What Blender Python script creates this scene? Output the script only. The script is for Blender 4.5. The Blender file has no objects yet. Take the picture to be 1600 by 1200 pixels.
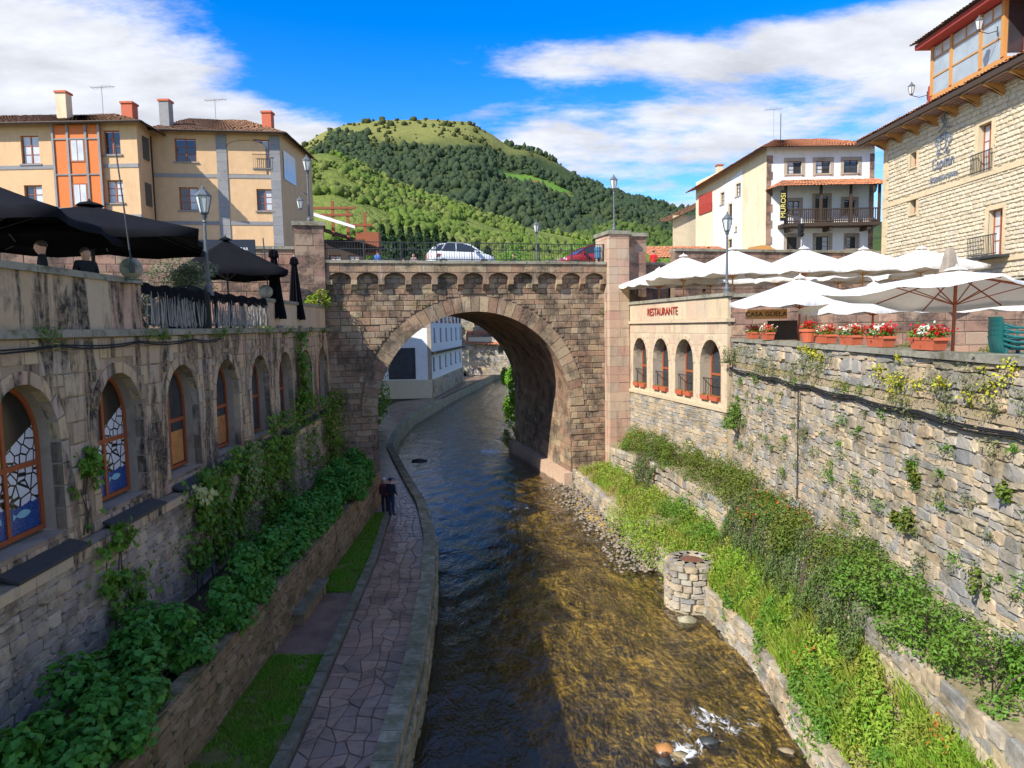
import bpy, math, random
import numpy as np
from mathutils import Vector, Matrix
from mathutils.geometry import tessellate_polygon
R = math.radians
random.seed(7); rng = np.random.default_rng(7)
scene = bpy.context.scene
COL = scene.collection
# ------------------------------------------------------------------ camera
EYE = Vector((0.0, 0.0, 9.2)); FPX = 1080.0
PITCH = math.atan(90/1080); ROLL = 0.019
fw = Vector((0, math.cos(PITCH), -math.sin(PITCH))); r0 = Vector((1, 0, 0)); u0 = r0.cross(fw)
cr = r0*math.cos(ROLL) - u0*math.sin(ROLL); cu = u0*math.cos(ROLL) + r0*math.sin(ROLL)
cam_d = bpy.data.cameras.new('camera'); cam = bpy.data.objects.new('camera', cam_d); COL.objects.link(cam)
cam_d.sensor_width = 36; cam_d.lens = 36*FPX/1600; cam_d.clip_end = 9000; cam_d.clip_start = .1
m = Matrix((cr, cu, -fw)).transposed().to_4x4(); m.translation = EYE; cam.matrix_world = m
scene.camera = cam
def ray(px, py): return fw + cr*((px-800)/FPX) - cu*((py-600)/FPX)
def at(px, py, d):           # point seen at a photo pixel, d metres ahead
    v = ray(px, py); return EYE + v*(d/v.y)
def on_z(px, py, z):
    v = ray(px, py); return EYE + v*((z-EYE.z)/v.z)
def proj(p):
    q = Vector(p)-EYE; k = q.dot(fw)
    if k < .1: return None
    return 800+FPX*q.dot(cr)/k, 600-FPX*q.dot(cu)/k, k
# ------------------------------------------------------------------ sky, sun, exposure
SUN_EL, SUN_DIR = R(41), Vector((-.74, -.67, 0)).normalized()      # SUN_DIR: towards the sun, on the ground
world = bpy.data.worlds.new('World'); scene.world = world; world.use_nodes = True
wt = world.node_tree; wt.nodes.clear()
class NT:
    """small node helper"""
    def __init__(s, t): s.t = t
    def n(s, typ, ins=None, **kw):
        nd = s.t.nodes.new(typ)
        for k, v in kw.items(): setattr(nd, k, v)
        for k, v in (ins or {}).items():
            if hasattr(v, 'node'): s.t.links.new(v, nd.inputs[k])
            else: nd.inputs[k].default_value = v
        return nd
    def math(s, op, a, b=0.0, c=None, clamp=False):
        ins = {0: a, 1: b}
        if c is not None: ins[2] = c
        return s.n('ShaderNodeMath', ins, operation=op, use_clamp=clamp).outputs[0]
    def mix(s, f, a, b, mode='MIX'):
        nd = s.t.nodes.new('ShaderNodeMix'); nd.data_type = 'RGBA'; nd.blend_type = mode; nd.clamp_factor = True
        for k, v in ((0, f), (6, a), (7, b)):
            if hasattr(v, 'node'): s.t.links.new(v, nd.inputs[k])
            else: nd.inputs[k].default_value = v if k == 0 else (tuple(v)+(1,))[:4]
        return nd.outputs[2]
    def ramp(s, f, stops, interp='LINEAR'):
        nd = s.t.nodes.new('ShaderNodeValToRGB'); nd.color_ramp.interpolation = interp
        el = nd.color_ramp.elements
        while len(el) < len(stops): el.new(.5)
        for e, (p, c) in zip(el, stops):
            e.position = p; e.color = (tuple(c)+(1,))[:4] if not isinstance(c, (int, float)) else (c, c, c, 1)
        s.t.links.new(f, nd.inputs[0]); return nd.outputs[0]
    def noise(s, vec, scale, detail=4, rough=.55, dist=0.0, out=0):
        nd = s.n('ShaderNodeTexNoise', {'Scale': scale, 'Detail': detail, 'Roughness': rough, 'Distortion': dist})
        if vec is not None: s.t.links.new(vec, nd.inputs['Vector'])
        return nd.outputs[out]
    def scalev(s, vec, sc):
        return s.n('ShaderNodeVectorMath', {0: vec, 1: sc}, operation='MULTIPLY').outputs[0]
W = NT(wt)
sky = W.n('ShaderNodeTexSky', sky_type='NISHITA', sun_disc=False, sun_elevation=SUN_EL,
          sun_rotation=math.atan2(SUN_DIR.x, SUN_DIR.y), altitude=300, air_density=1.0, dust_density=.4, ozone_density=2.5)
skyc = W.n('ShaderNodeHueSaturation', {'Hue': .514, 'Saturation': 1.5, 'Value': .72, 'Color': sky.outputs[0]}).outputs[0]
tc = W.n('ShaderNodeTexCoord').outputs['Generated']
sep = W.n('ShaderNodeSeparateXYZ', {0: tc}).outputs
az = W.math('ARCTAN2', sep[0], sep[1]); el = W.math('ARCSINE', sep[2])
den = W.math('ADD', W.math('MAXIMUM', sep[2], 0.0), .16)
pv = W.n('ShaderNodeCombineXYZ', {0: W.math('DIVIDE', sep[0], den), 1: W.math('DIVIDE', sep[1], den), 2: 0.0}).outputs[0]
n1 = W.noise(W.scalev(pv, (.8, 1.25, 1)), 1.5, 8, .58, .35)
n2 = W.noise(W.scalev(pv, (1, 1.6, 1)), 4.6, 8, .66)
field = W.math('ADD', W.math('MULTIPLY', W.math('SUBTRACT', n1, .5), 1.5), W.math('MULTIPLY', W.math('SUBTRACT', n2, .5), .75))
bias = None
def blob(px, py, rx, ry, amp, tilt=0.0):
    global bias
    a0 = math.atan((px-800)/FPX); e0 = math.atan((511-py)/FPX*math.cos(a0))
    dx = W.math('SUBTRACT', az, a0); dy = W.math('SUBTRACT', el, e0)
    dy = W.math('ADD', dy, W.math('MULTIPLY', dx, tilt))
    q = W.math('ADD', W.math('POWER', W.math('ABSOLUTE', W.math('DIVIDE', dx, rx/FPX)), 2.0), W.math('POWER', W.math('ABSOLUTE', W.math('DIVIDE', dy, ry/FPX)), 2.0))
    g = W.math('MULTIPLY', W.math('EXPONENT', W.math('MULTIPLY', q, -1.0)), amp)
    bias = g if bias is None else W.math('ADD', bias, g)
blob(130, 120, 300, 85, .45, -.05); blob(1130, 105, 420, 32, .42, .02); blob(960, 235, 330, 40, .34, .18)
blob(1380, 150, 240, 80, .22); blob(1160, 190, 60, 24, .35); blob(1030, 190, 50, 18, .3); blob(470, 215, 120, 22, .3)
blob(560, 60, 210, 90, -.62); blob(590, 160, 150, 45, -.45); blob(1000, 25, 460, 40, -.55); blob(1250, 250, 260, 60, -.12); blob(850, 165, 200, 22, -.3)
cl = W.math('ADD', W.math('ADD', field, bias), .25)     # about half the sky is cloud, in view and out; raised to whiten shade
mask = W.n('ShaderNodeMapRange', {0: cl, 1: .12, 2: .56, 3: 0.0, 4: .96}, interpolation_type='SMOOTHSTEP').outputs[0]
shade = W.n('ShaderNodeMapRange', {0: W.noise(W.scalev(pv, (1, 1.5, 1)), 2.6, 5, .6), 1: .3, 2: .7, 3: 1.7, 4: 2.8}).outputs[0]
cloudc = W.n('ShaderNodeCombineColor', {0: shade, 1: W.math('MULTIPLY', shade, 1.02), 2: W.math('MULTIPLY', shade, 1.08)}).outputs[0]
bg = W.n('ShaderNodeBackground', {'Color': W.mix(mask, skyc, cloudc), 'Strength': .15})
W.t.links.new(bg.outputs[0], W.n('ShaderNodeOutputWorld').inputs[0])
sun_d = bpy.data.lights.new('sun', 'SUN'); sun_d.energy = 2.9; sun_d.angle = R(.5); sun_d.color = (1, .95, .86)
sun = bpy.data.objects.new('sun', sun_d); COL.objects.link(sun); sun.location = (-40, -30, 60)
to_sun = SUN_DIR*math.cos(SUN_EL) + Vector((0, 0, math.sin(SUN_EL)))
sun.rotation_euler = to_sun.to_track_quat('Z', 'Y').to_euler()
vs = scene.view_settings; vs.view_transform = 'Standard'; vs.look = 'None'; vs.exposure = 1.35; vs.gamma = 1; vs.use_curve_mapping = False
scene.cycles.use_denoising = True; scene.cycles.max_bounces = 8; scene.cycles.transparent_max_bounces = 16
# ------------------------------------------------------------------ mesh helpers
def link(o, parent=None):
    COL.objects.link(o)
    if parent is not None: o.parent = parent
    return o
def tag(o, label=None, cat=None, group=None, kind=None):
    for k, v in (('label', label), ('category', cat), ('group', group), ('kind', kind)):
        if v: o[k] = v
    return o
def empty(name, loc=(0, 0, 0), rz=0.0, label=None, cat=None, group=None):
    o = bpy.data.objects.new(name, None); link(o); o.location = loc; o.rotation_euler = (0, 0, rz); o.empty_display_size = .2
    return tag(o, label, cat, group)
def mesh_obj(name, me, mat=None, parent=None, loc=(0, 0, 0), rz=0.0):
    o = bpy.data.objects.new(name, me)
    if mat is not None and not me.materials:
        for mm in (mat if isinstance(mat, (list, tuple)) else [mat]): me.materials.append(mm)
    o.location = loc; o.rotation_euler = (0, 0, rz); return link(o, parent)
class MB:
    def __init__(s): s.v = []; s.f = []; s.m = []
    def add(s, vs, fs, mi=0):
        b = len(s.v); s.v += [tuple(v) for v in vs]; s.f += [tuple(b+i for i in f) for f in fs]; s.m += [mi]*len(fs); return s
    def box(s, x0, x1, y0, y1, z0, z1, mi=0, taper=0.0):
        t = taper
        vs = [(x0, y0, z0), (x1, y0, z0), (x1, y1, z0), (x0, y1, z0), (x0+t, y0+t, z1), (x1-t, y0+t, z1), (x1-t, y1-t, z1), (x0+t, y1-t, z1)]
        return s.add(vs, [(0, 3, 2, 1), (4, 5, 6, 7), (0, 1, 5, 4), (1, 2, 6, 5), (2, 3, 7, 6), (3, 0, 4, 7)], mi)
    def bar(s, a, b, w, h, mi=0):           # square bar between two points
        a = Vector(a); b = Vector(b); d = (b-a).normalized(); up = Vector((0, 0, 1)) if abs(d.z) < .95 else Vector((0, 1, 0))
        x = d.cross(up).normalized()*w/2; y = x.normalized().cross(d)*h/2
        vs = [a-x-y, a+x-y, a+x+y, a-x+y, b-x-y, b+x-y, b+x+y, b-x+y]
        return s.add(vs, [(0, 3, 2, 1), (4, 5, 6, 7), (0, 1, 5, 4), (1, 2, 6, 5), (2, 3, 7, 6), (3, 0, 4, 7)], mi)
    def tube(s, pts, r, n=6, mi=0):
        pts = [Vector(p) for p in pts]; k = len(pts); rr = r if isinstance(r, (list, tuple)) else [r]*k
        vs = []; fs = []
        for i, p in enumerate(pts):
            d = (pts[min(i+1, k-1)]-pts[max(i-1, 0)]).normalized(); up = Vector((0, 0, 1)) if abs(d.z) < .9 else Vector((0, 1, 0))
            x = d.cross(up).normalized(); y = x.cross(d)
            vs += [p+x*(rr[i]*math.cos(2*math.pi*j/n))+y*(rr[i]*math.sin(2*math.pi*j/n)) for j in range(n)]
        for i in range(k-1):
            fs += [(i*n+j, i*n+(j+1) % n, (i+1)*n+(j+1) % n, (i+1)*n+j) for j in range(n)]
        fs += [tuple(range(n))[::-1], tuple((k-1)*n+j for j in range(n))]
        return s.add(vs, fs, mi)
    def lathe(s, prof, n=12, cx=0, cy=0, mi=0, a0=0.0, cap=True):   # prof: (r, z)
        vs = []; fs = []
        for r, z in prof: vs += [(cx+r*math.cos(a0+2*math.pi*j/n), cy+r*math.sin(a0+2*math.pi*j/n), z) for j in range(n)]
        for i in range(len(prof)-1): fs += [(i*n+j, i*n+(j+1) % n, (i+1)*n+(j+1) % n, (i+1)*n+j) for j in range(n)]
        if cap: fs += [tuple(range(n))[::-1], tuple((len(prof)-1)*n+j for j in range(n))]
        return s.add(vs, fs, mi)
    def prism(s, poly, y0, y1, mi=0):        # poly in x,z, extruded along y
        n = len(poly); vs = [(x, y0, z) for x, z in poly]+[(x, y1, z) for x, z in poly]
        return s.add(vs, [tuple(range(n)), tuple(range(2*n-1, n-1, -1))]+[(i, i+n, (i+1) % n+n, (i+1) % n) for i in range(n)], mi)
    def plan(s, poly, z0, z1, mi=0):         # poly in x,y, extruded along z
        n = len(poly); vs = [(x, y, z0) for x, y in poly]+[(x, y, z1) for x, y in poly]
        return s.add(vs, [tuple(range(n))[::-1], tuple(range(n, 2*n))]+[(i, (i+1) % n, (i+1) % n+n, i+n) for i in range(n)], mi)
    def sheet(s, outer, holes=(), y=0.0, mi=0):   # flat x,z polygon with holes at depth y
        loops = [[Vector((x, z, 0)) for x, z in l] for l in [outer]+list(holes)]
        flat = [p for l in loops for p in l]
        return s.add([(p.x, y, p.y) for p in flat], [tuple(t) for t in tessellate_polygon(loops)], mi)
    def mesh(s, smooth=False):
        me = bpy.data.meshes.new('mesh'); me.from_pydata(s.v, [], s.f)
        if any(s.m): me.polygons.foreach_set('material_index', s.m)
        if smooth: me.polygons.foreach_set('use_smooth', [True]*len(s.f))
        me.update(); return me
    def build(s, name, mat, parent=None, loc=(0, 0, 0), rz=0.0, smooth=False):
        return mesh_obj(name, s.mesh(smooth), mat, parent, loc, rz)
def np_mesh(V, F, smooth=False):             # V (n,3), F (m,k)
    me = bpy.data.meshes.new('mesh'); n, k = len(V), F.shape[1]
    me.vertices.add(n); me.vertices.foreach_set('co', np.ascontiguousarray(V, dtype=np.float32).ravel())
    me.loops.add(len(F)*k); me.loops.foreach_set('vertex_index', np.ascontiguousarray(F, dtype=np.int32).ravel())
    me.polygons.add(len(F)); me.polygons.foreach_set('loop_start', np.arange(0, len(F)*k, k, dtype=np.int32))
    if smooth: me.polygons.foreach_set('use_smooth', np.ones(len(F), dtype=bool))
    me.update(calc_edges=True); return me
# ------------------------------------------------------------------ material helpers
def mat(name):
    m = bpy.data.materials.new(name); m.use_nodes = True; m.node_tree.nodes.clear(); return m, NT(m.node_tree)
def finish(m, T, color, rough=.8, bump=None, bstr=.3, bdist=.02, spec=.3, metal=0.0, **kw):
    b = T.n('ShaderNodeBsdfPrincipled', {'Roughness': rough, 'Specular IOR Level': spec, 'Metallic': metal})
    for k, v in kw.items(): b.inputs[k.replace('_', ' ')].default_value = v
    if hasattr(color, 'node'): T.t.links.new(color, b.inputs['Base Color'])
    else: b.inputs['Base Color'].default_value = tuple(color)+(1,)
    if bump is not None:
        bn = T.n('ShaderNodeBump', {'Height': bump, 'Strength': bstr, 'Distance': bdist}); T.t.links.new(bn.outputs[0], b.inputs['Normal'])
    T.t.links.new(b.outputs[0], T.n('ShaderNodeOutputMaterial').inputs[0]); return m
def rnd(T):                                   # one random number for each object or loose piece
    a = T.n('ShaderNodeObjectInfo').outputs['Random']; b = T.n('ShaderNodeNewGeometry').outputs['Random Per Island']
    return T.math('FRACT', T.math('ADD', a, b))
def pos(T): return T.n('ShaderNodeNewGeometry').outputs['Position']
def plain(name, c, rough=.6, var=.12, scale=6, spec=.3, metal=0.0, bstr=.15):
    m, T = mat(name); n = T.noise(pos(T), scale, 5)
    col = T.mix(n, tuple(x*(1-var) for x in c), tuple(min(1, x*(1+var)) for x in c))
    return finish(m, T, col, rough, n, bstr, .01, spec, metal)
def stone(name, cols, stain=None, stain_amt=.6, streak=False, moss=0.0, fine=14, rough=.88, bstr=.5, streak_scale=(1.0, 1.0, .2), lo=.50, hi=.66, white=0.0):
    m, T = mat(name); p = pos(T); r = rnd(T)
    cols = list(cols)*2 if len(cols) == 1 else cols; k = len(cols); col = T.ramp(r, [(i/(k-1), c) for i, c in enumerate(cols)])
    n = T.noise(p, fine, 6, .65); n2 = T.noise(p, 2.2, 5, .6)
    col = T.mix(T.math('MULTIPLY', n, .55), col, T.mix(.5, col, (.03, .025, .02), 'MULTIPLY'))
    col = T.mix(T.ramp(n2, [(.35, 0.0), (.7, .3)]), col, tuple(min(1, x*1.1) for x in cols[0]))
    if stain:
        sv = T.scalev(p, streak_scale) if streak else p
        s = T.noise(sv, 1.5 if streak else .9, 8, .68, .9 if streak else .2)
        f = T.math('MULTIPLY', T.ramp(s, [(lo, 0.0), (hi, 1.0)]), stain_amt)
        s3 = T.noise(p, 7.0, 5, .7)
        f = T.math('MULTIPLY', f, T.ramp(s3, [(.25, .35), (.6, 1.0)]))
        col = T.mix(f, col, stain)
    if white:
        wv = T.noise(T.scalev(p, (2.4, 2.4, .35)), 1.9, 6, .7); col = T.mix(T.math('MULTIPLY', T.ramp(wv, [(.56, 0.0), (.68, 1.0)]), white), col, (.5, .48, .43))
    if moss:
        up = T.n('ShaderNodeSeparateXYZ', {0: T.n('ShaderNodeNewGeometry').outputs['Normal']}).outputs[2]
        mn = T.noise(p, 3.1, 6, .7); f = T.math('MULTIPLY', T.ramp(T.math('ADD', mn, T.math('MULTIPLY', up, .12)), [(.52, 0.0), (.68, 1.0)]), moss)
        col = T.mix(f, col, T.mix(n, (.035, .05, .012), (.11, .12, .03)))
    return finish(m, T, col, rough, n, bstr, .03, .25)
def foliage(name, c0, c1, c2=None, trans=.3, rough=.5):
    m, T = mat(name); r = rnd(T); n = T.noise(pos(T), 1.3, 3)
    col = T.mix(r, c0, c1)
    if c2: col = T.mix(T.ramp(n, [(.45, 0.0), (.68, 1.0)]), col, c2)
    b = T.n('ShaderNodeBsdfPrincipled', {'Base Color': col, 'Roughness': rough, 'Specular IOR Level': .25})
    t = T.n('ShaderNodeBsdfTranslucent', {'Color': T.mix(.35, col, (.35, .5, .03))})
    mx = T.n('ShaderNodeMixShader', {0: trans, 1: b.outputs[0], 2: t.outputs[0]})
    T.t.links.new(mx.outputs[0], T.n('ShaderNodeOutputMaterial').inputs[0]); return m
# ------------------------------------------------------------------ materials
M = {}
M['bridge'] = stone('bridge_sandstone', [(.36, .25, .15), (.30, .17, .11), (.44, .32, .19), (.24, .18, .12), (.38, .22, .14), (.50, .38, .23), (.31, .24, .17), (.26, .15, .10)], (.05, .042, .032), .88, lo=.455, hi=.60, white=.35, fine=9, bstr=.9)
M['bridge_mortar'] = stone('bridge_mortar', [(.25, .18, .12)], (.05, .04, .03), .5)
M['tower'] = stone('tower_sandstone', [(.52, .36, .24), (.50, .30, .22), (.58, .44, .30), (.46, .36, .26)], (.12, .09, .07), .5, streak=True, fine=9)
M['pinkwall'] = stone('pink_sandstone', [(.36, .19, .14), (.42, .27, .18), (.30, .21, .15), (.26, .16, .12), (.38, .30, .21)], (.04, .035, .03), .85, lo=.45, hi=.58)
M['left'] = stone('stained_ashlar', [(.58, .42, .25), (.50, .38, .26), (.46, .33, .21), (.64, .48, .28), (.48, .40, .31), (.56, .36, .26)], (.020, .017, .015), .97, streak=True, lo=.465, hi=.575, white=.25, streak_scale=(.95, .95, .19))
M['left_mortar'] = stone('stained_mortar', [(.40, .30, .20)], (.03, .025, .02), .85, streak=True, lo=.48, hi=.62)
M['coping'] = stone('mossy_coping', [(.34, .31, .24), (.28, .26, .20), (.38, .35, .27)], (.05, .045, .035), .7, moss=.8)
M['jamb'] = stone('grey_jamb', [(.42, .35, .26), (.38, .32, .26), (.46, .38, .27)], (.05, .045, .04), .6, lo=.5, hi=.68)
M['greyrubble'] = stone('grey_rubble', [(.46, .39, .30), (.32, .27, .22), (.54, .44, .30), (.38, .33, .28), (.48, .36, .23), (.60, .51, .37), (.27, .23, .19)], (.06, .05, .035), .7, lo=.48, hi=.62)
M['rubble_mortar'] = stone('rubble_mortar', [(.38, .31, .22)], (.09, .08, .06), .5, fine=22)
M['warmrubble'] = stone('warm_rubble', [(.54, .42, .25), (.36, .31, .23), (.58, .48, .33), (.28, .27, .25), (.54, .39, .24), (.44, .41, .35), (.24, .24, .24), (.34, .33, .31), (.48, .36, .22), (.40, .37, .32)], (.09, .075, .045), .75, lo=.48, hi=.64, moss=.25)
M['warm_mortar'] = stone('warm_mortar', [(.44, .34, .21)], (.14, .11, .07), .6, fine=20)
M['restaurant'] = stone('pale_ashlar', [(.60, .47, .29), (.64, .52, .35), (.58, .40, .28), (.55, .45, .31)], (.15, .12, .09), .55, streak=True, lo=.54, hi=.70, fine=9)
M['cream_rubble'] = stone('cream_rubble', [(.62, .53, .37), (.66, .58, .42), (.56, .46, .31), (.60, .54, .42)], None, fine=18)
M['cream_mortar'] = stone('cream_mortar', [(.58, .49, .33)], None, fine=25)
M['cream_ashlar'] = stone('cream_ashlar', [(.66, .52, .32), (.60, .47, .29)], (.35, .27, .17), .4, fine=7)
M['planter'] = stone('mossy_planter_wall', [(.28, .19, .11), (.34, .25, .15), (.22, .16, .10), (.38, .30, .19)], (.04, .035, .02), .7, moss=.8)
M['riverwall'] = stone('mossy_river_wall', [(.36, .32, .21), (.30, .27, .18), (.42, .38, .26)], (.06, .06, .03), .5, moss=.6)
M['flag'] = stone('wet_flagstone', [(.30, .18, .12), (.38, .25, .17), (.24, .16, .12), (.42, .28, .18), (.31, .23, .17), (.20, .14, .11)], (.07, .05, .04), .65, rough=.26, lo=.46, hi=.62, bstr=.25)
M['flag_joint'] = stone('paving_joint', [(.13, .09, .07)], (.06, .05, .035), .5, moss=.4, rough=.6)
M['kerb'] = stone('kerb_stone', [(.22, .20, .15), (.26, .23, .17), (.19, .17, .13)], (.05, .05, .03), .5, moss=.6)
M['slate'] = plain('slate_sill', (.045, .05, .05), .45, .4, 5, .4)
M['soil'] = plain('dark_soil', (.05, .035, .022), .95, .5, 3)
M['concrete'] = stone('paving_concrete', [(.24, .21, .18)], (.1, .09, .08), .5)
M['asphalt'] = plain('asphalt', (.06, .06, .06), .9, .2, 8)
M['ochre'] = stone('ochre_render', [(.70, .46, .25)], (.46, .29, .16), .6, streak=True, fine=3, lo=.48, hi=.72, bstr=.08)
M['orange'] = plain('orange_panel', (.62, .16, .03), .55, .12, 2)
M['greystone'] = stone('grey_cut_stone', [(.26, .26, .26), (.32, .31, .30)], (.14, .14, .14), .5, fine=5)
M['white'] = stone('white_render', [(.80, .79, .76)], (.45, .41, .34), .55, streak=True, fine=4, lo=.52, hi=.72, bstr=.08)
M['bluewhite'] = stone('cool_white_render', [(.80, .82, .84)], (.6, .6, .6), .3, fine=4, bstr=.06)
M['cream'] = stone('cream_render', [(.74, .60, .40)], (.45, .34, .21), .6, streak=True, fine=3, bstr=.08)
M['redwood'] = plain('red_boards', (.34, .05, .035), .6, .2, 4)
M['timber'] = plain('window_timber', (.34, .09, .03), .45, .25, 9)
M['honey'] = plain('honey_timber', (.50, .25, .08), .5, .2, 8)
M['darkwood'] = plain('dark_timber', (.06, .04, .028), .7, .3, 8)
M['iron'] = plain('dark_iron', (.035, .04, .042), .5, .25, 12, .4)
M['lampgrey'] = plain('grey_lamp_paint', (.11, .12, .125), .45, .15, 9, .4)
M['terracotta'] = plain('terracotta', (.50, .12, .055), .7, .15, 8)
M['black_cloth'] = plain('black_canvas', (.009, .009, .011), .95, .3, 3, .08)
M['black'] = plain('black_paint', (.012, .012, .013), .5, .2)
M['steel'] = plain('galvanised', (.45, .45, .44), .4, .1, 9, .5, .5)
M['plastic_green'] = plain('green_plastic', (.02, .13, .12), .35, .1, 5, .5)
M['plastic_white'] = plain('white_plastic', (.75, .75, .74), .4, .05)
M['lead'] = plain('grey_letters', (.16, .19, .24), .5, .15)
M['redpaint'] = plain('red_letters', (.34, .045, .03), .6, .15)
M['yellow'] = plain('yellow_letters', (.75, .62, .16), .6, .1)
M['bluebin'] = plain('blue_plastic', (.05, .16, .30), .5, .1)
M['skin'] = plain('skin', (.50, .29, .20), .6, .05)
M['rubber'] = plain('rubber', (.02, .02, .02), .8, .1)
def cloth_white():
    m, T = mat('white_canvas'); n = T.noise(pos(T), 5, 4)
    wr = T.noise(T.scalev(pos(T), (1, 1, .5)), 2.2, 4, .6, 1.2); bn = T.n('ShaderNodeBump', {'Height': wr, 'Strength': .55, 'Distance': .12}).outputs[0]
    st = T.ramp(T.noise(pos(T), 1.1, 6, .7), [(.5, 0.0), (.75, .6)]); d = T.n('ShaderNodeBsdfDiffuse', {'Color': T.mix(st, T.mix(n, (.80, .79, .76), (.86, .86, .84)), (.62, .58, .50)), 'Normal': bn}); t = T.n('ShaderNodeBsdfTranslucent', {'Color': (.72, .60, .42, 1)})
    mx = T.n('ShaderNodeMixShader', {0: .30, 1: d.outputs[0], 2: t.outputs[0]}); T.t.links.new(mx.outputs[0], T.n('ShaderNodeOutputMaterial').inputs[0]); return m
M['white_cloth'] = cloth_white()
def glassy(name, c, rough=.06):
    m, T = mat(name); n = T.noise(pos(T), 1.2, 3)
    return finish(m, T, T.mix(n, tuple(x*.6 for x in c), tuple(x*1.4 for x in c)), rough, n, .02, .02, .8)
M['glass'] = glassy('dark_window_glass', (.035, .04, .045)); M['pale_glass'] = glassy('pale_window_glass', (.30, .36, .40), .1)
M['curtain'] = glassy('curtained_glass', (.5, .52, .52), .25)
M['lamp_glass'] = glassy('lamp_glass', (.55, .56, .54), .2)
def car_paint(name, c): 
    m, T = mat(name); return finish(m, T, c, .25, None, spec=.5, Coat_Weight=.6)
M['carwhite'] = car_paint('white_car_paint', (.75, .77, .78)); M['carred'] = car_paint('red_car_paint', (.32, .015, .02))
def tiles_mat(name, a, b, c):
    m, T = mat(name); r = rnd(T); p = pos(T); n = T.noise(p, 2.5, 6, .7); n2 = T.noise(p, 9, 3)
    col = T.mix(T.ramp(n2, [(.3, 0.0), (.7, 1.0)]), a, b); col = T.mix(T.ramp(n, [(.45, 0.0), (.65, .9)]), col, c)
    return finish(m, T, col, .85, n2, .3, .03)
M['tile_old'] = tiles_mat('weathered_roof_tile', (.26, .12, .06), (.34, .18, .09), (.10, .07, .05))
M['tile_red'] = tiles_mat('red_roof_tile', (.50, .17, .07), (.60, .26, .12), (.30, .14, .08))
def winpic():                                  # printed film on the window panes: white stones over blue water
    m, T = mat('printed_window_film'); p = T.n('ShaderNodeTexCoord').outputs['Object']; z = T.n('ShaderNodeSeparateXYZ', {0: p}).outputs
    v = T.n('ShaderNodeTexVoronoi', {'Vector': p, 'Scale': 4.6}, feature='DISTANCE_TO_EDGE').outputs[0]
    stones = T.ramp(v, [(.05, (.01, .01, .01)), (.09, (.66, .66, .68))])
    blue = T.mix(T.ramp(T.noise(p, 26, 3), [(.4, 0.0), (.6, 1.0)]), (.008, .025, .13), (.03, .11, .36))
    wav = T.math('ADD', z[2], T.math('MULTIPLY', T.noise(p, 2.5, 2), .22))
    col = T.mix(T.math('GREATER_THAN', wav, .68), blue, stones)
    top = T.math('ADD', z[2], T.math('MULTIPLY', z[0], -.55)); col = T.mix(T.math('GREATER_THAN', top, 1.55), col, (.02, .018, .015))
    return finish(m, T, col, .25, None, spec=.5)
M['winpic'] = winpic()
# foliage
M['hydrangea'] = foliage('hydrangea_leaf', (.05, .19, .025), (.10, .30, .04), (.06, .22, .03), .25, .42)
M['ivy'] = foliage('ivy_leaf', (.08, .21, .02), (.20, .36, .04), (.05, .15, .018), .3)
M['palevine'] = foliage('pale_vine_leaf', (.18, .30, .09), (.35, .42, .17), None, .3)
M['shrub'] = foliage('shrub_leaf', (.08, .12, .015), (.19, .21, .035), (.09, .17, .02), .28)
M['shrub2'] = foliage('bright_shrub_leaf', (.07, .18, .02), (.15, .29, .035), (.13, .20, .03), .3)
M['weed'] = foliage('weed_leaf', (.13, .29, .02), (.32, .44, .05), (.34, .34, .06), .35)
M['dryweed'] = foliage('dry_weed', (.32, .26, .07), (.42, .34, .10), (.20, .26, .05), .3)
M['greyweed'] = foliage('grey_wall_plant', (.14, .17, .07), (.24, .25, .11), None, .25)
M['yellowfl'] = foliage('yellow_stonecrop', (.55, .48, .03), (.35, .38, .04), None, .2)
M['grass'] = foliage('grass_blade', (.09, .25, .015), (.18, .38, .03), (.20, .28, .04), .3)
M['olive'] = foliage('olive_leaf', (.16, .20, .13), (.30, .34, .25), (.10, .14, .07), .2)
M['lime'] = foliage('bright_tree_leaf', (.10, .26, .02), (.22, .42, .04), None, .4)  # the leaves' own bright green
M['redflower'] = foliage('red_petal', (.45, .008, .015), (.62, .02, .02), None, .2)
M['whiteflower'] = foliage('white_petal', (.7, .68, .5), (.8, .78, .65), None, .2)
M['orangefl'] = foliage('orange_blossom', (.5, .07, .02), (.45, .14, .03), None, .2)
M['conifer'] = foliage('conifer_needles', (.018, .045, .015), (.035, .075, .022), None, .1, .7)
M['bark'] = plain('bark', (.09, .065, .045), .9, .4, 9)
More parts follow.
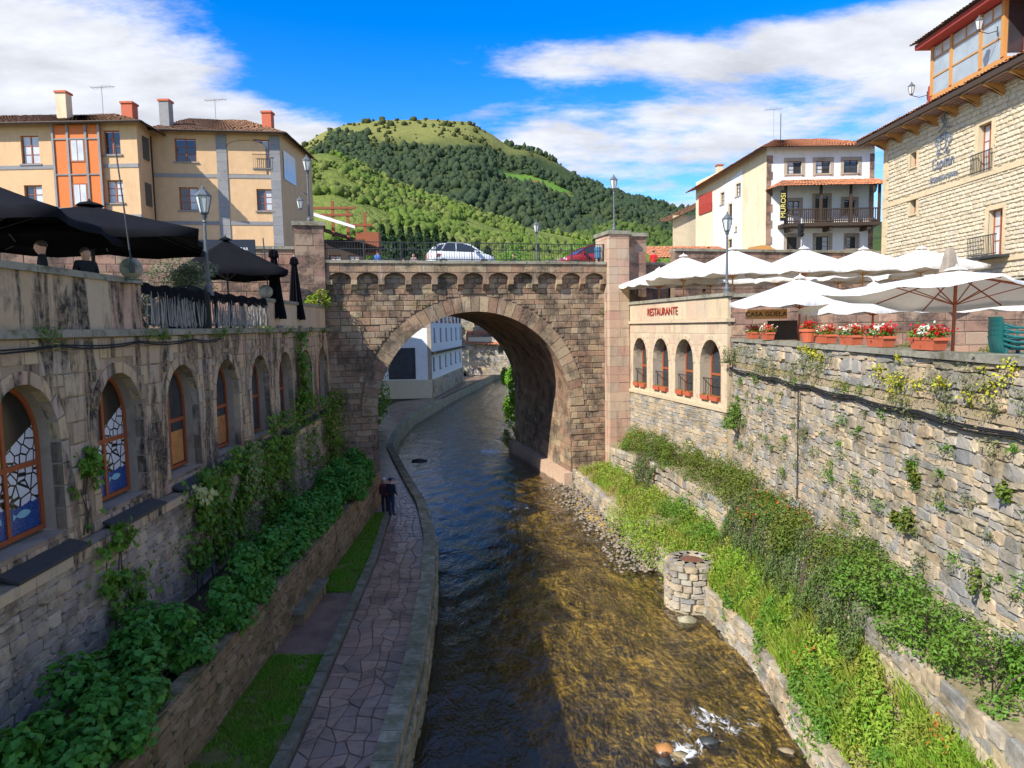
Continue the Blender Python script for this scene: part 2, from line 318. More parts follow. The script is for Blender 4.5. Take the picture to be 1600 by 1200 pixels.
# ------------------------------------------------------------------ stones
def proto_ashlar(r):
    j = lambda a: r.uniform(-a, a)
    c = [(-.5, -.5), (.5, -.5), (.5, .5), (-.5, .5)]
    o = [(x*(.985+j(.012)), z*(.965+j(.03))) for x, z in c]; i = [(x*.93+j(.012), z*.84+j(.03)) for x, z in c]
    vs = [(x, .4, z) for x, z in o]+[(x, -.7, z) for x, z in o]+[(x, -1+j(.12), z) for x, z in i]
    fs = [(a+k*4, (a+1) % 4+k*4, (a+1) % 4+(k+1)*4, a+(k+1)*4) for k in (0, 1) for a in range(4)]+[(8, 9, 10, 11)]
    return np.array(vs), fs
def proto_rubble(r):
    o = []
    for x, z in ((-1, -1), (0, -1), (1, -1), (1, 1), (0, 1), (-1, 1)):      # a roughly squared block with knocked-off corners
        if x == 0: o.append((r.uniform(-.25, .25), z*r.uniform(.46, .54)))
        elif r.random() < .45: 
            c = r.uniform(.12, .3); o += [(x*.5*r.uniform(.94, 1.04), z*(.5-c)), (x*(.5-c*1.2), z*.5*r.uniform(.94, 1.04))]
        else: o.append((x*r.uniform(.40, .56), z*r.uniform(.40, .56)))
    o.sort(key=lambda p: math.atan2(p[1], p[0])); n = len(o)
    vs = [(x, .4, z) for x, z in o]+[(x, -.45+r.uniform(-.1, .1), z) for x, z in o]+[(x*r.uniform(.80, .92), -.90+r.uniform(-.22, .14), z*r.uniform(.76, .90)) for x, z in o]+[(r.uniform(-.15, .15), -1.0+r.uniform(-.1, .1), r.uniform(-.15, .15))]
    fs = [(a+k*n, (a+1) % n+k*n, (a+1) % n+(k+1)*n, a+(k+1)*n) for k in (0, 1) for a in range(n)]+[(2*n+a, 2*n+(a+1) % n, 3*n) for a in range(n)]
    return np.array(vs), fs
PR = {'ashlar': [proto_ashlar(random) for _ in range(6)], 'rubble': [proto_rubble(random) for _ in range(14)]}
PMESH = {}
def proto_mesh(kind, i, mt):
    k = (kind, i, mt.name)
    if k not in PMESH:
        v, f = PR[kind][i]; me = bpy.data.meshes.new(kind); me.from_pydata([tuple(x) for x in v], [], f); me.materials.append(mt); me.update(); PMESH[k] = me
    return PMESH[k]
def courses(x0, x1, z0, z1, ch, ln, hole=None, gap=.012, r=random):
    out = []; z = z0
    def put(x, zz, w, h, depth):
        if hole:
            pts = [(x+w*a, zz+h*b) for a in (.08, .5, .92) for b in (.08, .5, .92)]
            ins = sum(hole(*p) for p in pts)
            if ins == 9: return
            if ins:
                if depth > 2 or max(w, h) < .09: return
                if w > h:
                    put(x, zz, w/2, h, depth+1); put(x+w/2, zz, w/2, h, depth+1)
                else:
                    put(x, zz, w, h/2, depth+1); put(x, zz+h/2, w, h/2, depth+1)
                return
        if gap < 0 and h > .15 and r.random() < .38:          # rubble: some cells hold two flat stones, one over the other
            c = h*r.uniform(.35, .65); out.append((x+w/2, zz+c/2, w-gap, c-gap)); out.append((x+w/2, zz+(c+h)/2, w-gap, h-c-gap)); return
        out.append((x+w/2, zz+h/2, w-gap, h-gap))
    while z < z1-.03:
        h = min(r.uniform(*ch), z1-z)
        if z1-z-h < ch[0]*.5: h = z1-z
        x = x0
        while x < x1-.02:
            w = min(r.uniform(*ln), x1-x)
            if x1-x-w < ln[0]*.4: w = x1-x
            put(x, z, w, h, 0); x += w
        z += h
    return out
def lay(parent, rects, kind, mt, depth=(.03, .06), fmap=None, limit=300, name='stone', y=0.0, tilt=0.0):
    """stones on a wall: the ones that show largest become parts, the rest one joined part of kind stuff"""
    fmap = fmap or (lambda u: (u, 0.0, 0.0)); pm = Matrix.Translation(parent.location) @ Matrix.Rotation(parent.rotation_euler.z, 4, 'Z')
    items = []
    for (u, z, w, h) in rects:
        x, yy, a = fmap(u); c = pm @ Vector((x, yy, z)); q = proj(c)
        vis = 0
        if q and -60 < q[0] < 1660 and -60 < q[1] < 1260: vis = w*h/q[2]**2
        items.append((vis, x, yy+y, z, w, h, a))
    items.sort(key=lambda t: -t[0]); protos = PR[kind]; V = []; Fq = []; base = 0
    for k, (vis, x, yy, z, w, h, a) in enumerate(items):
        i = random.randrange(len(protos)); d = random.uniform(*depth); tl = random.uniform(-tilt, tilt); flip = random.choice((1, -1))
        if k < limit and vis > 0:
            o = bpy.data.objects.new(name, proto_mesh(kind, i, mt)); o.location = (x, yy, z); o.scale = (w*flip if kind == 'never' else w, d, h); o.rotation_euler = (0, tl, a); link(o, parent)
        else:
            v, f = protos[i]; p = v*np.array([w, d, h]); ca, sa = math.cos(a), math.sin(a)
            V.append(np.stack([p[:, 0]*ca-p[:, 1]*sa+x, p[:, 0]*sa+p[:, 1]*ca+yy, p[:, 2]+z], 1)); Fq += [tuple(j+base for j in ff) for ff in f]; base += len(v)
    if V:
        me = bpy.data.meshes.new('stones'); me.from_pydata(np.concatenate(V).tolist(), [], Fq); me.update()
        tag(mesh_obj('small_stones', me, mt, parent), kind='stuff')
# ------------------------------------------------------------------ leaves
def leaf_mesh(P, N, S, aspect=.62, fold=.14, hang=0.0):
    n = len(P); P = np.asarray(P, float); N = np.asarray(N, float); N = N/(np.linalg.norm(N, axis=1, keepdims=True)+1e-9)
    q = rng.normal(size=(n, 3)); q[:, 2] -= hang*2
    t = q-(q*N).sum(1, keepdims=True)*N; t /= np.linalg.norm(t, axis=1, keepdims=True)+1e-9
    b = np.cross(N, t); S = np.asarray(S, float).reshape(-1, 1)
    V = np.empty((n, 4, 3)); V[:, 0] = P-t*S*.5; V[:, 2] = P+t*S*.5-N*S*.1
    V[:, 1] = P+b*S*aspect*.5+N*S*fold; V[:, 3] = P-b*S*aspect*.5+N*S*fold
    F = (np.arange(n)*4)[:, None]+np.array([[0, 1, 2], [0, 2, 3]]).reshape(1, 6)
    return np_mesh(V.reshape(-1, 3), F.reshape(-1, 3))
def clump_points(n, rx, ry, rz, clumps=14, cr=.38, up=.4, zmin=-.4):
    """points and normals on a lumpy crown of overlapping clumps"""
    c = rng.normal(size=(clumps, 3)); c /= np.linalg.norm(c, axis=1, keepdims=True); c[:, 2] = np.maximum(c[:, 2], zmin); c *= rng.uniform(.45, .8, (clumps, 1))
    k = rng.integers(0, clumps, n); d = rng.normal(size=(n, 3)); d /= np.linalg.norm(d, axis=1, keepdims=True)
    rad = cr*rng.uniform(.6, 1.3, clumps)[k][:, None]*rng.uniform(.55, 1.05, (n, 1))
    p = (c[k]+d*rad)*np.array([rx, ry, rz]); nn = d+np.array([0, 0, up])+rng.normal(size=(n, 3))*.35
    return p, nn
def bush(name, loc, rx, ry, rz, n, leaf, mt, label, cat='shrub', group=None, clumps=14, cr=.38, stems=5, aspect=.62, up=.5, hang=0.0, zoff=.75, accent=None):
    o = empty(name, loc, 0, label, cat, group)
    p, nn = clump_points(n, rx, ry, rz, clumps, cr, up); p[:, 2] += rz*zoff
    p[:, 2] = np.maximum(p[:, 2], .02)
    mesh_obj('foliage', leaf_mesh(p, nn, leaf*rng.uniform(.6, 1.25, n), aspect, hang=hang), mt, o)
    if accent:
        am, an, asz = accent; k = rng.choice(n, an); mesh_obj('blossom', leaf_mesh(p[k]+nn[k]*.05, nn[k], asz*rng.uniform(.7, 1.2, an), .9), am, o)
    b = MB()
    for k in range(stems):
        a = random.uniform(0, 6.28); e = (rx*.6*math.cos(a), ry*.6*math.sin(a), rz*random.uniform(.7, 1.1))
        b.tube([(.004*math.cos(a), .004*math.sin(a), -.1), (e[0]*.4, e[1]*.4, e[2]*.5), e], [.022, .016, .006], 5)
    b.build('stem', M['bark'], o); return o
ORD = ['first', 'second', 'third', 'fourth', 'fifth', 'sixth', 'seventh', 'eighth', 'ninth', 'tenth', 'eleventh', 'twelfth', 'thirteenth', 'fourteenth', 'fifteenth', 'sixteenth']
def text_mesh(s, size, depth=.01, align='CENTER'):
    c = bpy.data.curves.new('lettering', 'FONT'); c.body = s; c.size = size; c.extrude = depth; c.align_x = align; c.align_y = 'CENTER'
    t = bpy.data.objects.new('lettering', c); COL.objects.link(t); dg = bpy.context.evaluated_depsgraph_get()
    me = bpy.data.meshes.new_from_object(t.evaluated_get(dg)); bpy.data.objects.remove(t); return me
def lettering(s, size, mt, parent, loc, rz=0.0, squeeze=1.0, roll=0.0, depth=.012, name='lettering'):
    me = text_mesh(s, size, depth); me.materials.clear(); o = mesh_obj(name, me, mt, parent, loc)
    o.rotation_euler = (Matrix.Rotation(rz, 3, 'Z') @ Matrix.Rotation(R(90), 3, 'X') @ Matrix.Rotation(roll, 3, 'Z')).to_euler(); o.scale = (squeeze, 1, 1); return o
# ================================================================== THE SETTING
from mathutils import noise as mnoise
def itp(tab): 
    ds = [a for a, b in tab]; xs = [b for a, b in tab]; return lambda d: float(np.interp(d, ds, xs))
PW = itp([(-4, -2.7), (13.2, -2.78), (16.4, -2.78), (22, -3.1), (26.6, -3.57), (32, -4.6), (37, -6.0), (41.5, -7.2), (48, -8.9), (56, -9.7), (66, -9.8), (85, -7.9), (117, -3.8), (150, 1.5)])   # path edge at the river
PC = itp([(-4, -4.3), (13.2, -4.53), (18.5, -4.8), (24.5, -5.1), (30.8, -5.7), (34.5, -6.45), (37, -7.35), (42, -8.7), (48.6, -10.5), (56, -13.5), (66, -14), (78, -13), (81.6, -9.5), (107, -7.6), (150, -2)])  # path edge at the lawn
RE = itp([(-4, 5.9), (8, 5.9), (14, 6.1), (18, 6.3), (22, 5.9), (26.6, 5.2), (31, 4.6), (40, 3.4), (52, -.5), (75, -1.6), (100, -1.9), (117, .6), (150, 6)])    # right water edge
RR = itp([(-4, 7.0), (8, 7.0), (14, 7.3), (22, 7.3), (30, 6.6), (38, 5.5)])                                      # upper bank wall
ground = MB(); ground.add([(-4000, -600, -1.3), (4000, -600, -1.3), (4000, 5000, -1.3), (-4000, 5000, -1.3)], [(0, 1, 2, 3)])
tag(ground.build('ground', plain('far_ground', (.10, .14, .05), .95, .3, .01)), kind='structure')
# river bed
def bed_mat():
    m, T = mat('river_bed_gravel'); p = pos(T)
    v = T.n('ShaderNodeTexVoronoi', {'Vector': p, 'Scale': 7.0, 'Randomness': 1.0}); v2 = T.n('ShaderNodeTexVoronoi', {'Vector': p, 'Scale': 3.1})
    col = T.mix(T.n('ShaderNodeSeparateColor', {0: v.outputs['Color']}).outputs[0], (.24, .15, .025), (.64, .42, .09))
    col = T.mix(T.ramp(T.n('ShaderNodeSeparateColor', {0: v2.outputs['Color']}).outputs[1], [(.6, 0.0), (.9, .7)]), col, (.10, .085, .05))
    n = T.noise(p, .7, 5, .6); col = T.mix(T.ramp(n, [(.4, 0.0), (.65, .6)]), col, (.12, .085, .03))
    return finish(m, T, col, .8, v.outputs['Distance'], .6, .06)
ys = np.concatenate([np.arange(2, 45, .35), np.arange(45, 150, 1.2)]); xs = np.arange(-16, 9.01, .35)
X, Y = np.meshgrid(xs, ys); rE = np.array([RE(d) for d in ys])[:, None]
def shade_channel(X, Y):                       # shallow gravel on the right; left deepened to the shadow edge to paint shade
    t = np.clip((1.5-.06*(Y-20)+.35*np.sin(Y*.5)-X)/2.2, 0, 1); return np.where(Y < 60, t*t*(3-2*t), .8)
Z = -.46-.95*shade_channel(X, Y)+.08*np.sin(X*1.3+Y*.4)*np.sin(Y*.33)+rng.normal(0, .025, X.shape)
bar = np.clip((Y-25)/4, 0, 1)*np.clip((41-Y)/3, 0, 1); Z += bar*.46*np.exp(-((X-(rE-.5))/1.0)**2)
Z += .42*np.exp(-((X-rE)/.45)**2)*(Y < 26)
def grid_mesh(X, Y, Z, smooth=True):
    h, w = X.shape; V = np.stack([X, Y, Z], -1).reshape(-1, 3); i = np.arange(h*w).reshape(h, w)
    F = np.stack([i[:-1, :-1], i[:-1, 1:], i[1:, 1:], i[1:, :-1]], -1).reshape(-1, 4); return np_mesh(V, F, smooth)
tag(mesh_obj('river_bed', grid_mesh(X, Y, Z), bed_mat()), kind='structure')
# water
def water_mat():
    m, T = mat('river_water'); p = pos(T); st = T.scalev(p, (1.0, .55, 1))
    w1 = T.noise(st, 2.3, 4, .6, .6); w2 = T.noise(st, 8.0, 3, .6, .3); w3 = T.noise(T.scalev(p, (1, .4, 1)), .55, 2)
    hgt = T.math('ADD', T.math('ADD', T.math('MULTIPLY', w1, 1.0), T.math('MULTIPLY', w2, .28)), w3)
    bn = T.n('ShaderNodeBump', {'Height': hgt, 'Strength': .68, 'Distance': .11}).outputs[0]
    fr = T.n('ShaderNodeFresnel', {'IOR': 1.36, 'Normal': bn}).outputs[0]
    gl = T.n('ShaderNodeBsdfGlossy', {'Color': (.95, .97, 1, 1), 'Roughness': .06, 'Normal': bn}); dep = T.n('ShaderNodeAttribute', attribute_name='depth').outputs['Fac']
    ab = [T.math('EXPONENT', T.math('MULTIPLY', dep, -k_)) for k_ in (.62, .66, 1.0)]          # depth tint: paints the shaded left side of the water darker
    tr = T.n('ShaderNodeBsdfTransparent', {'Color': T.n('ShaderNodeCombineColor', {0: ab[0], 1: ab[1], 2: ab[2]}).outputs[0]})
    mx = T.n('ShaderNodeMixShader', {0: T.math('MULTIPLY', fr, 1.15, clamp=True), 1: tr.outputs[0], 2: gl.outputs[0]})
    # foam where the river breaks over stones
    f = T.noise(T.scalev(p, (1.3, .8, 1)), 2.6, 7, .72, .8); lim = .72
    def near(c, r, k):
        d = T.n('ShaderNodeVectorMath', {0: p, 1: c}, operation='DISTANCE').outputs['Value']
        return T.math('MULTIPLY', T.math('SUBTRACT', 1.0, T.math('DIVIDE', d, r), clamp=True), k)
    b = near((4.55, 15.2, 0), 1.5, .24); b2 = near((-3.4, 52, 0), 6, .10); b3 = near((-1.6, 50.5, 0), 1.6, .3); b4 = near((.2, 34.5, 0), 2.2, .13); b5 = near((-6, 75, 0), 18, .07); b6 = near((3.5, 14.2, 0), .7, .3)
    for q in (b, b2, b3, b4, b5, b6): f = T.math('ADD', f, q)
    fo = T.n('ShaderNodeMapRange', {0: f, 1: lim-.02, 2: lim+.09, 3: 0.0, 4: .9}).outputs[0]
    wh = T.n('ShaderNodeBsdfDiffuse', {'Color': (.8, .83, .86, 1)})
    m2 = T.n('ShaderNodeMixShader', {0: fo, 1: mx.outputs[0], 2: wh.outputs[0]})
    T.t.links.new(m2.outputs[0], T.n('ShaderNodeOutputMaterial').inputs[0]); return m
ys = np.concatenate([np.arange(3, 45, .16), np.arange(45, 150, .7)]); xs = np.arange(-16, 8.4, .2); X, Y = np.meshgrid(xs, ys)
Z = .016*np.sin(X*2.1+np.sin(Y*.9)*1.4+Y*.7)+.014*np.sin(Y*2.7+np.sin(X*1.9)*1.7)+.010*np.sin(X*4.3-Y*3.1)+rng.normal(0, .004, X.shape)
wme = grid_mesh(X, Y, Z); da = wme.attributes.new('depth', 'FLOAT', 'POINT'); da.data.foreach_set('value', (.30+1.3*shade_channel(X, Y)).astype(np.float32).ravel())  # depth value puts the left side's shade into the water colour
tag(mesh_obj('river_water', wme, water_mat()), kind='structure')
# left bank under path, lawn and planter
def strip(name, fl, fr, z, d0, d1, mt, step=1.0, thick=None):
    ds = np.arange(d0, d1+1e-6, step); b = MB(); v = []
    for d in ds: v += [(fl(d), d, z), (fr(d), d, z)]
    b.add(v, [(2*i, 2*i+1, 2*i+3, 2*i+2) for i in range(len(ds)-1)]); return tag(b.build(name, mt), kind='structure')
strip('riverbank', lambda d: -40 if d > 50 else -9.0, lambda d: PW(d)+.2, .86, -4, 150, M['soil'])
path = strip('path', PC, PW, .90, -4, 150, M['flag_joint']); strip('far_path', PC, PW, .915, 37.5, 150, M['flag'])
rows = []; d = 12.4
while d < 37.5:
    rows.append(d); d += random.uniform(.36, .50)
NC = 5; grid = []
for d in rows:
    a, b = PC(d)+.14, PW(d)-.02; grid.append([(a+(b-a)*(k/NC)+(random.uniform(-.13, .13) if 0 < k < NC else 0), d+random.uniform(-.15, .15)) for k in range(NC+1)])
for i in range(len(rows)-1):
    for k in range(NC):
        q = [Vector((*grid[i][k], 0)), Vector((*grid[i][k+1], 0)), Vector((*grid[i+1][k+1], 0)), Vector((*grid[i+1][k], 0))]; c = sum(q, Vector())/4
        big = [c+(p-c)*(1-.018/max((p-c).length, .1)) for p in q]; top = [c+(p-c)*.94 for p in big]; h = random.uniform(.018, .03)
        b = MB(); v = [(p.x-c.x, p.y-c.y, -.02) for p in big]+[(p.x-c.x, p.y-c.y, h-.008) for p in big]+[(p.x-c.x, p.y-c.y, h) for p in top]
        b.add(v, [(a+j*4, (a+1) % 4+j*4, (a+1) % 4+(j+1)*4, a+(j+1)*4) for j in (0, 1) for a in range(4)]+[(8, 9, 10, 11)])
        b.build('flagstone', M['flag'], path, (c.x, c.y, .90))
# kerb stones between lawn and path
kb = MB(); d = 6.0; kerb = empty('kerb', (0, 0, .86), 0, 'mossy stone kerb curving along the left edge of the riverside path', 'kerb')
while d < 33:
    l = random.uniform(.6, 1.1); x0, x1 = PC(d), PC(d+l); b = MB(); g = .02
    b.plan([(x0-.17, d+g), (x0+.10, d+g), (x1+.10, d+l-g), (x1-.17, d+l-g)], 0, random.uniform(.15, .18)); b.build('kerb_stone', M['kerb'], kerb); d += l
# river wall with coping stones
rw = empty('river_wall', (0, 0, 0), 0, 'low mossy stone wall between the path and the river', 'wall')
ds = np.arange(-2, 150, 1.0); b = MB(); v = []
for d in ds: v += [(PW(d), d, .85), (PW(d)+.40, d, .98), (PW(d)+.50, d, -.9)]
b.add(v, [(3*i+k, 3*i+k+1, 3*i+k+4, 3*i+k+3) for i in range(len(ds)-1) for k in (0, 1)]); b.build('wall_core', M['riverwall'], rw)
d = 7.0
while d < 78:
    l = random.uniform(.42, .7) if d < 45 else 1.4; x0, x1 = PW(d), PW(d+l); b = MB(); g = .015; h = random.uniform(1.06, 1.11)
    b.plan([(x0-.01, d+g), (x0+.44, d+g), (x1+.44, d+l-g), (x1-.01, d+l-g)], .80, h); b.build('coping_stone', M['riverwall'], rw); d += l
fx = lambda u: (PW(u)+.46, u, math.atan2(1, PW(u+.5)-PW(u-.5)))
lay(rw, [(u, z, w, h) for u, z, w, h in courses(7, 40, -.1, .8, (.16, .3), (.3, .6))], 'rubble', M['riverwall'], (.05, .09), fx, 120)
# lawn
def blades(areas, n, hmin, hmax, z):
    P = []
    for (fl, fr, d0, d1) in areas:
        k = int(n*(d1-d0)); dd = rng.uniform(d0, d1, k); a = np.array([fl(x) for x in dd]); b = np.array([fr(x) for x in dd]); P.append(np.stack([a+(b-a)*rng.random(k), dd, np.full(k, z)], 1))
    P = np.concatenate(P); n = len(P); keep = np.array([mnoise.noise(Vector((p[0]*1.6, p[1]*1.6, 3)))+.5*mnoise.noise(Vector((p[0]*6, p[1]*6, 3)))+random.uniform(-.35, .35) > -.12 for p in P]); P = P[keep]; n = len(P)
    a = rng.uniform(0, 6.28, n); h = rng.uniform(hmin, hmax, n); w = .016; dx = np.cos(a)*w; dy = np.sin(a)*w; lx = rng.normal(0, .5, n)*h; ly = rng.normal(0, .5, n)*h
    V = np.empty((n, 3, 3)); V[:, 0] = P+np.stack([dx, dy, 0*dx], 1); V[:, 1] = P-np.stack([dx, dy, 0*dx], 1); V[:, 2] = P+np.stack([lx, ly, h], 1)
    return np_mesh(V.reshape(-1, 3), np.arange(n*3).reshape(-1, 3))
PLX = -6.3
strip('lawn', lambda d: PLX-.02, lambda d: PC(d)-.16, .935, 4, 17.0, plain('lawn_soil', (.13, .12, .04), .95, .6, 4), .5)
strip('lawn', lambda d: PLX-.02, lambda d: PC(d)-.16, .935, 21.2, 30.6, plain('lawn_soil', (.12, .13, .04), .95, .6, 4), .5)
strip('bench_paving', lambda d: PLX-.02, lambda d: PC(d)-.16, .93, 17.0, 21.2, M['flag'], .6)
strip('landing', lambda d: -7.6, lambda d: PC(d)-.16, .925, 30.6, 36, M['concrete'], .6)
lf, lr = (lambda d: PLX+.03), (lambda d: PC(d)-.10)
tag(mesh_obj('grass', blades([(lf, lr, 10, 17.0), (lf, lr, 21.2, 30.5)], 5200, .04, .11, .93), M['grass']), 'short green grass on the lawn strips beside the riverside path', 'grass', kind='stuff')
# right bank: low edge, bench, upper bank
ds = np.arange(-4, 41.01, .5); v = []; b = MB()
for d in ds:
    e, r = RE(d), min(RR(d), 9); e2 = min(e+.25, r-.2)
    zb = float(np.interp(d, [8, 14, 27, 37], [2.4, 2.3, 1.7, 1.2])); ze = float(np.interp(d, [8, 20, 30, 38], [.95, .9, .9, .9]))
    v += [(e, d, -.6), (e2-.05, d, ze), ((e2+r)/2, d, (ze*.55+zb*.45)+random.uniform(-.05, .05)), (r, d, zb), (r+.12, d, float(np.interp(d, [8, 30, 38], [3.2, 3.0, 2.4]))), (11, d, float(np.interp(d, [8, 30, 38], [3.6, 3.2, 2.6])))]
b.add(v, [(6*i+k, 6*i+k+1, 6*i+k+7, 6*i+k+6) for i in range(len(ds)-1) for k in range(5)])
tag(b.build('right_bank', stone('bank_earth', [(.34, .28, .17)], (.12, .11, .05), .7, moss=.4, fine=16)), kind='structure')
# ------------------------------------------------------------------ hills
def fbm(x, y, s, o=5): return mnoise.fractal(Vector((x*s, y*s, .3)), 1.0, 2.0, o)
def hill(name, r0, r1, z0, sky_px, mt, pw=1.15, amp=.05, na=240, nr=70, seed=0.0, rel=None):
    pxs = [p for p, q in sky_px]; yy = [q for p, q in sky_px]; A = np.linspace(-1.15, .95, na); tt = np.linspace(0, 1.25, nr)
    X = np.zeros((nr, na)); Y = X.copy(); Z = X.copy()
    for j, a in enumerate(A):
        px = 800+FPX*math.tan(a); y = float(np.interp(px, pxs, yy)); te = ((510-.019*(px-800))-y)/FPX*math.cos(a)*1.003
        h = 9.2+r1*te
        for i, t in enumerate(tt):
            r = r0+(r1-r0)*t; z = z0+(h-z0)*(t**pw if t <= 1 else 1-(t-1)*1.6)
            n = fbm(math.sin(a)*r+seed, math.cos(a)*r, 3.2/(r1-r0))
            z += n*amp*(h-z0)*min(1, 4*t*abs(1-t))
            X[i, j] = r*math.sin(a); Y[i, j] = r*math.cos(a); Z[i, j] = z
    o = tag(mesh_obj(name, grid_mesh(X, Y, Z), mt), kind='structure'); return X, Y, Z
def hill_mat(name, dark, light, top, ztop, zw, patch=None, sc=.02):
    m, T = mat(name); p = pos(T); n = T.noise(p, sc, 8, .65); n3 = T.noise(p, sc*9, 4, .7); z = T.n('ShaderNodeSeparateXYZ', {0: p}).outputs[2]
    col = T.mix(T.ramp(n, [(.4, 0.0), (.62, 1.0)]), dark, light)
    zz = T.math('ADD', z, T.math('MULTIPLY', T.math('SUBTRACT', n, .5), zw*3))
    f = T.n('ShaderNodeMapRange', {0: zz, 1: ztop-zw, 2: ztop+zw, 3: 0.0, 4: 1.0}).outputs[0]; col = T.mix(f, col, top)
    col = T.mix(T.math('MULTIPLY', n3, .75), col, T.mix(1.0, col, (.35, .4, .3), 'MULTIPLY'))
    if patch:
        c, r, pc, pc2 = patch; d = T.n('ShaderNodeVectorMath', {0: p, 1: c}, operation='DISTANCE').outputs['Value']
        pn = T.noise(T.scalev(p, (1, 1, 3.0)), sc*1.6, 4, .6)
        k = T.math('ADD', T.math('DIVIDE', d, r), T.math('MULTIPLY', T.math('SUBTRACT', pn, .5), 1.6)); col = T.mix(T.ramp(k, [(.70, 1.0), (.82, 0.0)]), col, T.mix(T.ramp(pn, [(.52, 0.0), (.57, 1.0)]), pc, pc2))
    return finish(m, T, col, .95, n3, 1.0, 3.0, .1)
mpatch = at(835, 297, 1190)
SKY_M = [(-900, 330), (-300, 290), (200, 262), (487, 236), (520, 216), (560, 203), (610, 198), (690, 197), (742, 201), (775, 218), (800, 236), (840, 241), (880, 264), (915, 288), (965, 305), (1065, 331), (1250, 352), (1600, 345), (2400, 330)]
HM = hill('mountain', 560, 1450, 24, SKY_M, hill_mat('mountain_cover', (.05, .075, .03), (.08, .11, .035), (.23, .23, .07), 345, 26, (mpatch, 105, (.10, .20, .03), (.22, .10, .05)), .009), 1.05, .10, 260, 90, 11)
SKY_L = [(-900, 300), (0, 262), (300, 246), (487, 247), (535, 248), (570, 262), (620, 290), (700, 318), (780, 345), (850, 365), (930, 380), (1000, 392), (1200, 405), (2400, 415)]
HL = hill('green_hill', 170, 440, 12, SKY_L, hill_mat('green_hill_cover', (.17, .21, .045), (.27, .31, .07), (.28, .28, .07), 300, 20, None, .02), .85, .06, 220, 60, 5)
SKY_R = [(-900, 420), (500, 420), (800, 392), (900, 368), (980, 352), (1065, 372), (1200, 380), (1600, 370), (2400, 360)]
HR = hill('wooded_rise', 330, 620, 14, SKY_R, hill_mat('wooded_rise_cover', (.05, .08, .025), (.09, .13, .03), (.1, .15, .03), 300, 20, None, .015), .95, .05, 160, 40, 9)
def ico():
    import bmesh
    bm = bmesh.new(); bmesh.ops.create_icosphere(bm, subdivisions=1, radius=1); v = np.array([x.co[:] for x in bm.verts]); f = np.array([[l.index for l in q.verts] for q in bm.faces]); bm.free(); return v, f
IV, IF = ico()
def woods(name, H, n, smin, smax, mt, label, cond, tmin=.05, tmax=1.0, tall=1.1):
    X, Y, Z = H; nr, na = X.shape; V = []; cnt = 0; tries = 0
    while cnt < n and tries < n*12:
        tries += 1; i = random.uniform(tmin, tmax)*(nr-1)/1.25; j = random.uniform(0, na-1.01); i0, j0 = int(i), int(j); fi, fj = i-i0, j-j0
        L = lambda G: (G[i0, j0]*(1-fj)+G[i0, j0+1]*fj)*(1-fi)+(G[i0+1, j0]*(1-fj)+G[i0+1, j0+1]*fj)*fi
        p = Vector((L(X), L(Y), L(Z))); q = proj(p)
        if not q or not (440 < q[0] < 1110 and 150 < q[1] < 425): continue
        if not cond(p, q): continue
        s = smin*.7+(smax*1.25-smin*.7)*random.random()**2.2; r = IV*(1+rng.normal(0, .16, (len(IV), 1))); r = r*np.array([s*random.uniform(.8, 1.2), s*random.uniform(.8, 1.2), s*tall*random.uniform(.8, 1.25)]); r += np.array([p.x, p.y, p.z+s*.45*tall]); V.append(r); cnt += 1
    if not V: return
    k = len(IV); F = (np.arange(len(V))*k)[:, None, None]+IF[None]; tag(mesh_obj(name, np_mesh(np.concatenate(V), F.reshape(-1, 3)), mt), label, 'trees', kind='stuff')
def wood_mat(name, a, b, c):
    m, T = mat(name); r = rnd(T); p = pos(T); n = T.noise(p, .9, 4, .7); n2 = T.noise(p, .03, 3)
    col = T.mix(r, a, b); col = T.mix(T.ramp(n2, [(.4, 0.0), (.6, .8)]), col, c); col = T.mix(T.math('MULTIPLY', n, .6), col, T.mix(1.0, col, (.3, .35, .25), 'MULTIPLY'))
    return finish(m, T, col, .95, n, 1.0, 1.2, .1)
nz = lambda p, s, o=0.0: mnoise.noise(Vector((p.x*s+o, p.y*s, p.z*s)))
woods('mountain_forest', HM, 11000, 2.6, 5.5, wood_mat('mountain_trees', (.035, .058, .03), (.085, .11, .045), (.05, .08, .045)), 'dark forest covering the middle slopes of the mountain', lambda p, q: p.z < 335+nz(p, .012)*90 and nz(p, .03, 9) > -.42 and (p-mpatch).length > 85+nz(p, .02)*40, .12, 1.0, 1.2)
woods('summit_scrub', HM, 500, 2.5, 5, wood_mat('summit_scrub_leaf', (.05, .065, .025), (.09, .10, .035), (.08, .09, .03)), 'scattered scrub on the grassy summit of the mountain', lambda p, q: p.z > 330 and nz(p, .02) > -.1, .5, 1.0)
woods('hillside_scrub', HL, 8500, .7, 1.9, wood_mat('hillside_leaf', (.10, .145, .03), (.26, .28, .08), (.15, .23, .04)), 'bright green trees and scrub covering the lower hill', lambda p, q: nz(p, .022) > -.22+.25*nz(p, .1) and not (640 < q[0] < 860 and 345 < q[1] < 372 and nz(p, .02, 4) > -.2), .03, 1.0)
woods('rise_woods', HR, 2200, 1.6, 3.4, wood_mat('rise_leaf', (.07, .11, .03), (.14, .18, .045), (.09, .15, .04)), 'darker woods on the rise behind the bridge', lambda p, q: True, .1, 1.0)
